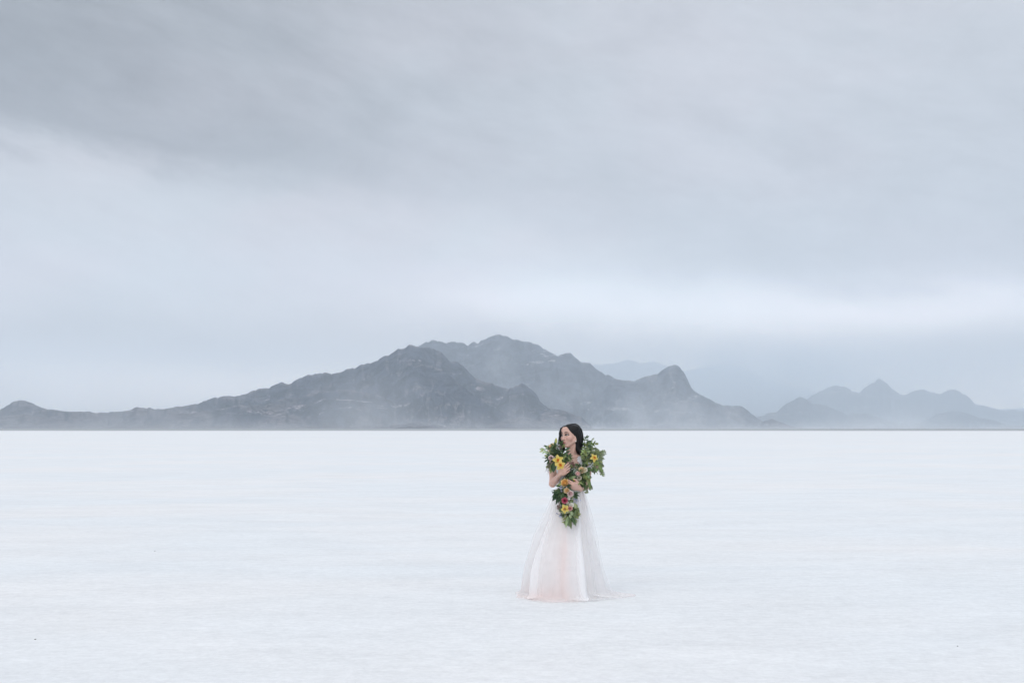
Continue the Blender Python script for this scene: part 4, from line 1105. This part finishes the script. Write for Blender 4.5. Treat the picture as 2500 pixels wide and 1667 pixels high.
rose(1411, 1156, -.235, .024, pk, pk2, (-.1, -1, .5), .35, sc=1.2); rose(1414.5, 1166, -.225, .020, (.55, .48, .30), cr2, (.1, -1, .1), .6)
rose(1378.5, 1178, -.26, .035, (.98, .62, .20), (.985, .78, .44), (-.3, -1, .3), .4, 'large orange rose beside the lower hand', sc=1.1)
rose(1383.5, 1197.5, -.285, .026, pe, pe2, (-.3, -1, .1), .5); rose(1393, 1205, -.295, .028, (.94, .70, .70), (.97, .90, .88), (.1, -1, .0), .55, 'pale pink rose under the lower hand')
rose(1389, 1216.8, -.300, .018, cr2, (.90, .88, .84), (-.1, -1, .5), .2, name='flower_bud', sc=1.2, label='white bud')
rose(1378.5, 1221, -.310, .024, (.55, .06, .15), (.78, .26, .36), (-.1, -1, .2), .8, 'magenta flower in the hanging tail', name='aster')
rose(1395, 1231, -.31, .020, cr2, (.90, .89, .84), (.0, -1, .7), .9, name='white_flower'); rose(1385, 1226, -.30, .016, cr2, (.88, .86, .80), (.1, -1, .8), .5, name='white_flower')
rose(1391.8, 1240.5, -.325, .023, (.90, .48, .46), (.96, .78, .72), (.0, -1, .15), .45, 'small pink rose next to the lowest orchid')
rose(1357.5, 1197, -.25, .009, (.6, .66, .3), (.75, .78, .45), (0, -1, .3), .3, name='flower_bud')
def florets(px, py, dy, r, n, col, name):
    b_ = Bag(); c = P(px, py, dy)
    for i in range(n):
        q = c + rg.normal(0, 1, 3) * np.array([r, r * .5, r]) * .55; q[1] -= .01
        for k in range(4):
            a = rg.random() * 6.28; d = np.array([math.cos(a), -.4, math.sin(a)])
            v_, f_, t_, vv = petal(q, d, (0, -1, .2), .010, .007, .2, .1, 4, 3, .2); b_.add(v_, f_, np.array(col) * rg.uniform(.6, 1.25))
        v_, f_ = tube(np.array([q, (q + c) / 2 + (0, .012, 0), c + (0, .03, 0)]), .0008, 4); b_.add(v_, f_, (.08, .10, .05))
    b_.out(name, petm, garland)
lil, brn = (.52, .54, .68), (.30, .20, .17)
florets(1369, 1192, -.262, .018, 9, lil, 'lilac_sprig'); florets(1407, 1222, -.25, .024, 14, lil, 'lilac_sprig'); florets(1368, 1257, -.27, .022, 12, (.40, .42, .54), 'lilac_sprig')
florets(1347, 1095, -.09, .016, 8, (.36, .32, .44), 'lilac_sprig'); florets(1441, 1135, -.19, .022, 12, (.60, .62, .64), 'lilac_sprig')
florets(1366, 1237, -.245, .024, 26, brn, 'seed_head'); florets(1366, 1091, -.12, .020, 20, (.26, .20, .18), 'seed_head'); florets(1399, 1134, -.17, .022, 24, (.28, .16, .14), 'seed_head')
florets(1458, 1140, -.16, .016, 8, (.42, .28, .22), 'seed_head'); florets(1409, 1171, -.22, .016, 8, (.62, .60, .46), 'seed_head'); florets(1402, 1150, -.21, .02, 10, (.45, .52, .44), 'seed_head')
# pale ribbon loop through the orchids
v_, f_ = tube(spline([P(1356, 1113, -.21), P(1353.5, 1119, -.25), P(1355, 1127, -.26), P(1360, 1133, -.275)], 24), .0026, 6)
rb = Bag(); rb.add(v_, f_, (.80, .78, .66)); rb.out('stem', petm, garland, label='pale curved stem in front of the orchids')
if '_org' in garland.keys(): del garland['_org']

# ------------------------------------------------------------------ small stones on the salt
def stone(px, py, r, label, seed):
    D = CAMH * F / (py - HOR); x = (px - CX) / F * D
    V_, F_ = sphere((0, 0, 0), 1, 14, 9)
    k = 1 + .25 * fbm(V_[:, 0] * 2 + seed, V_[:, 1] * 2 + V_[:, 2], seed, 3)
    V_ = V_ * k[:, None] * np.array([1.2, .9, .7]) * r
    m, nt, b = new_mat('stone', .9, (.10, .09, .08))
    o = mesh_obj('stone', V_, F_, m, label=label, category='stone'); o.location = (x, D, r * .45); return o
stone(378, 1345, .006, 'tiny dark stone on the salt left of the gown', 2)
stone(86, 1561, .0065, 'tiny dark stone on the salt near the lower left corner', 5)
stone(2338, 1577, .004, 'tiny dark stone on the salt near the lower right corner', 8)
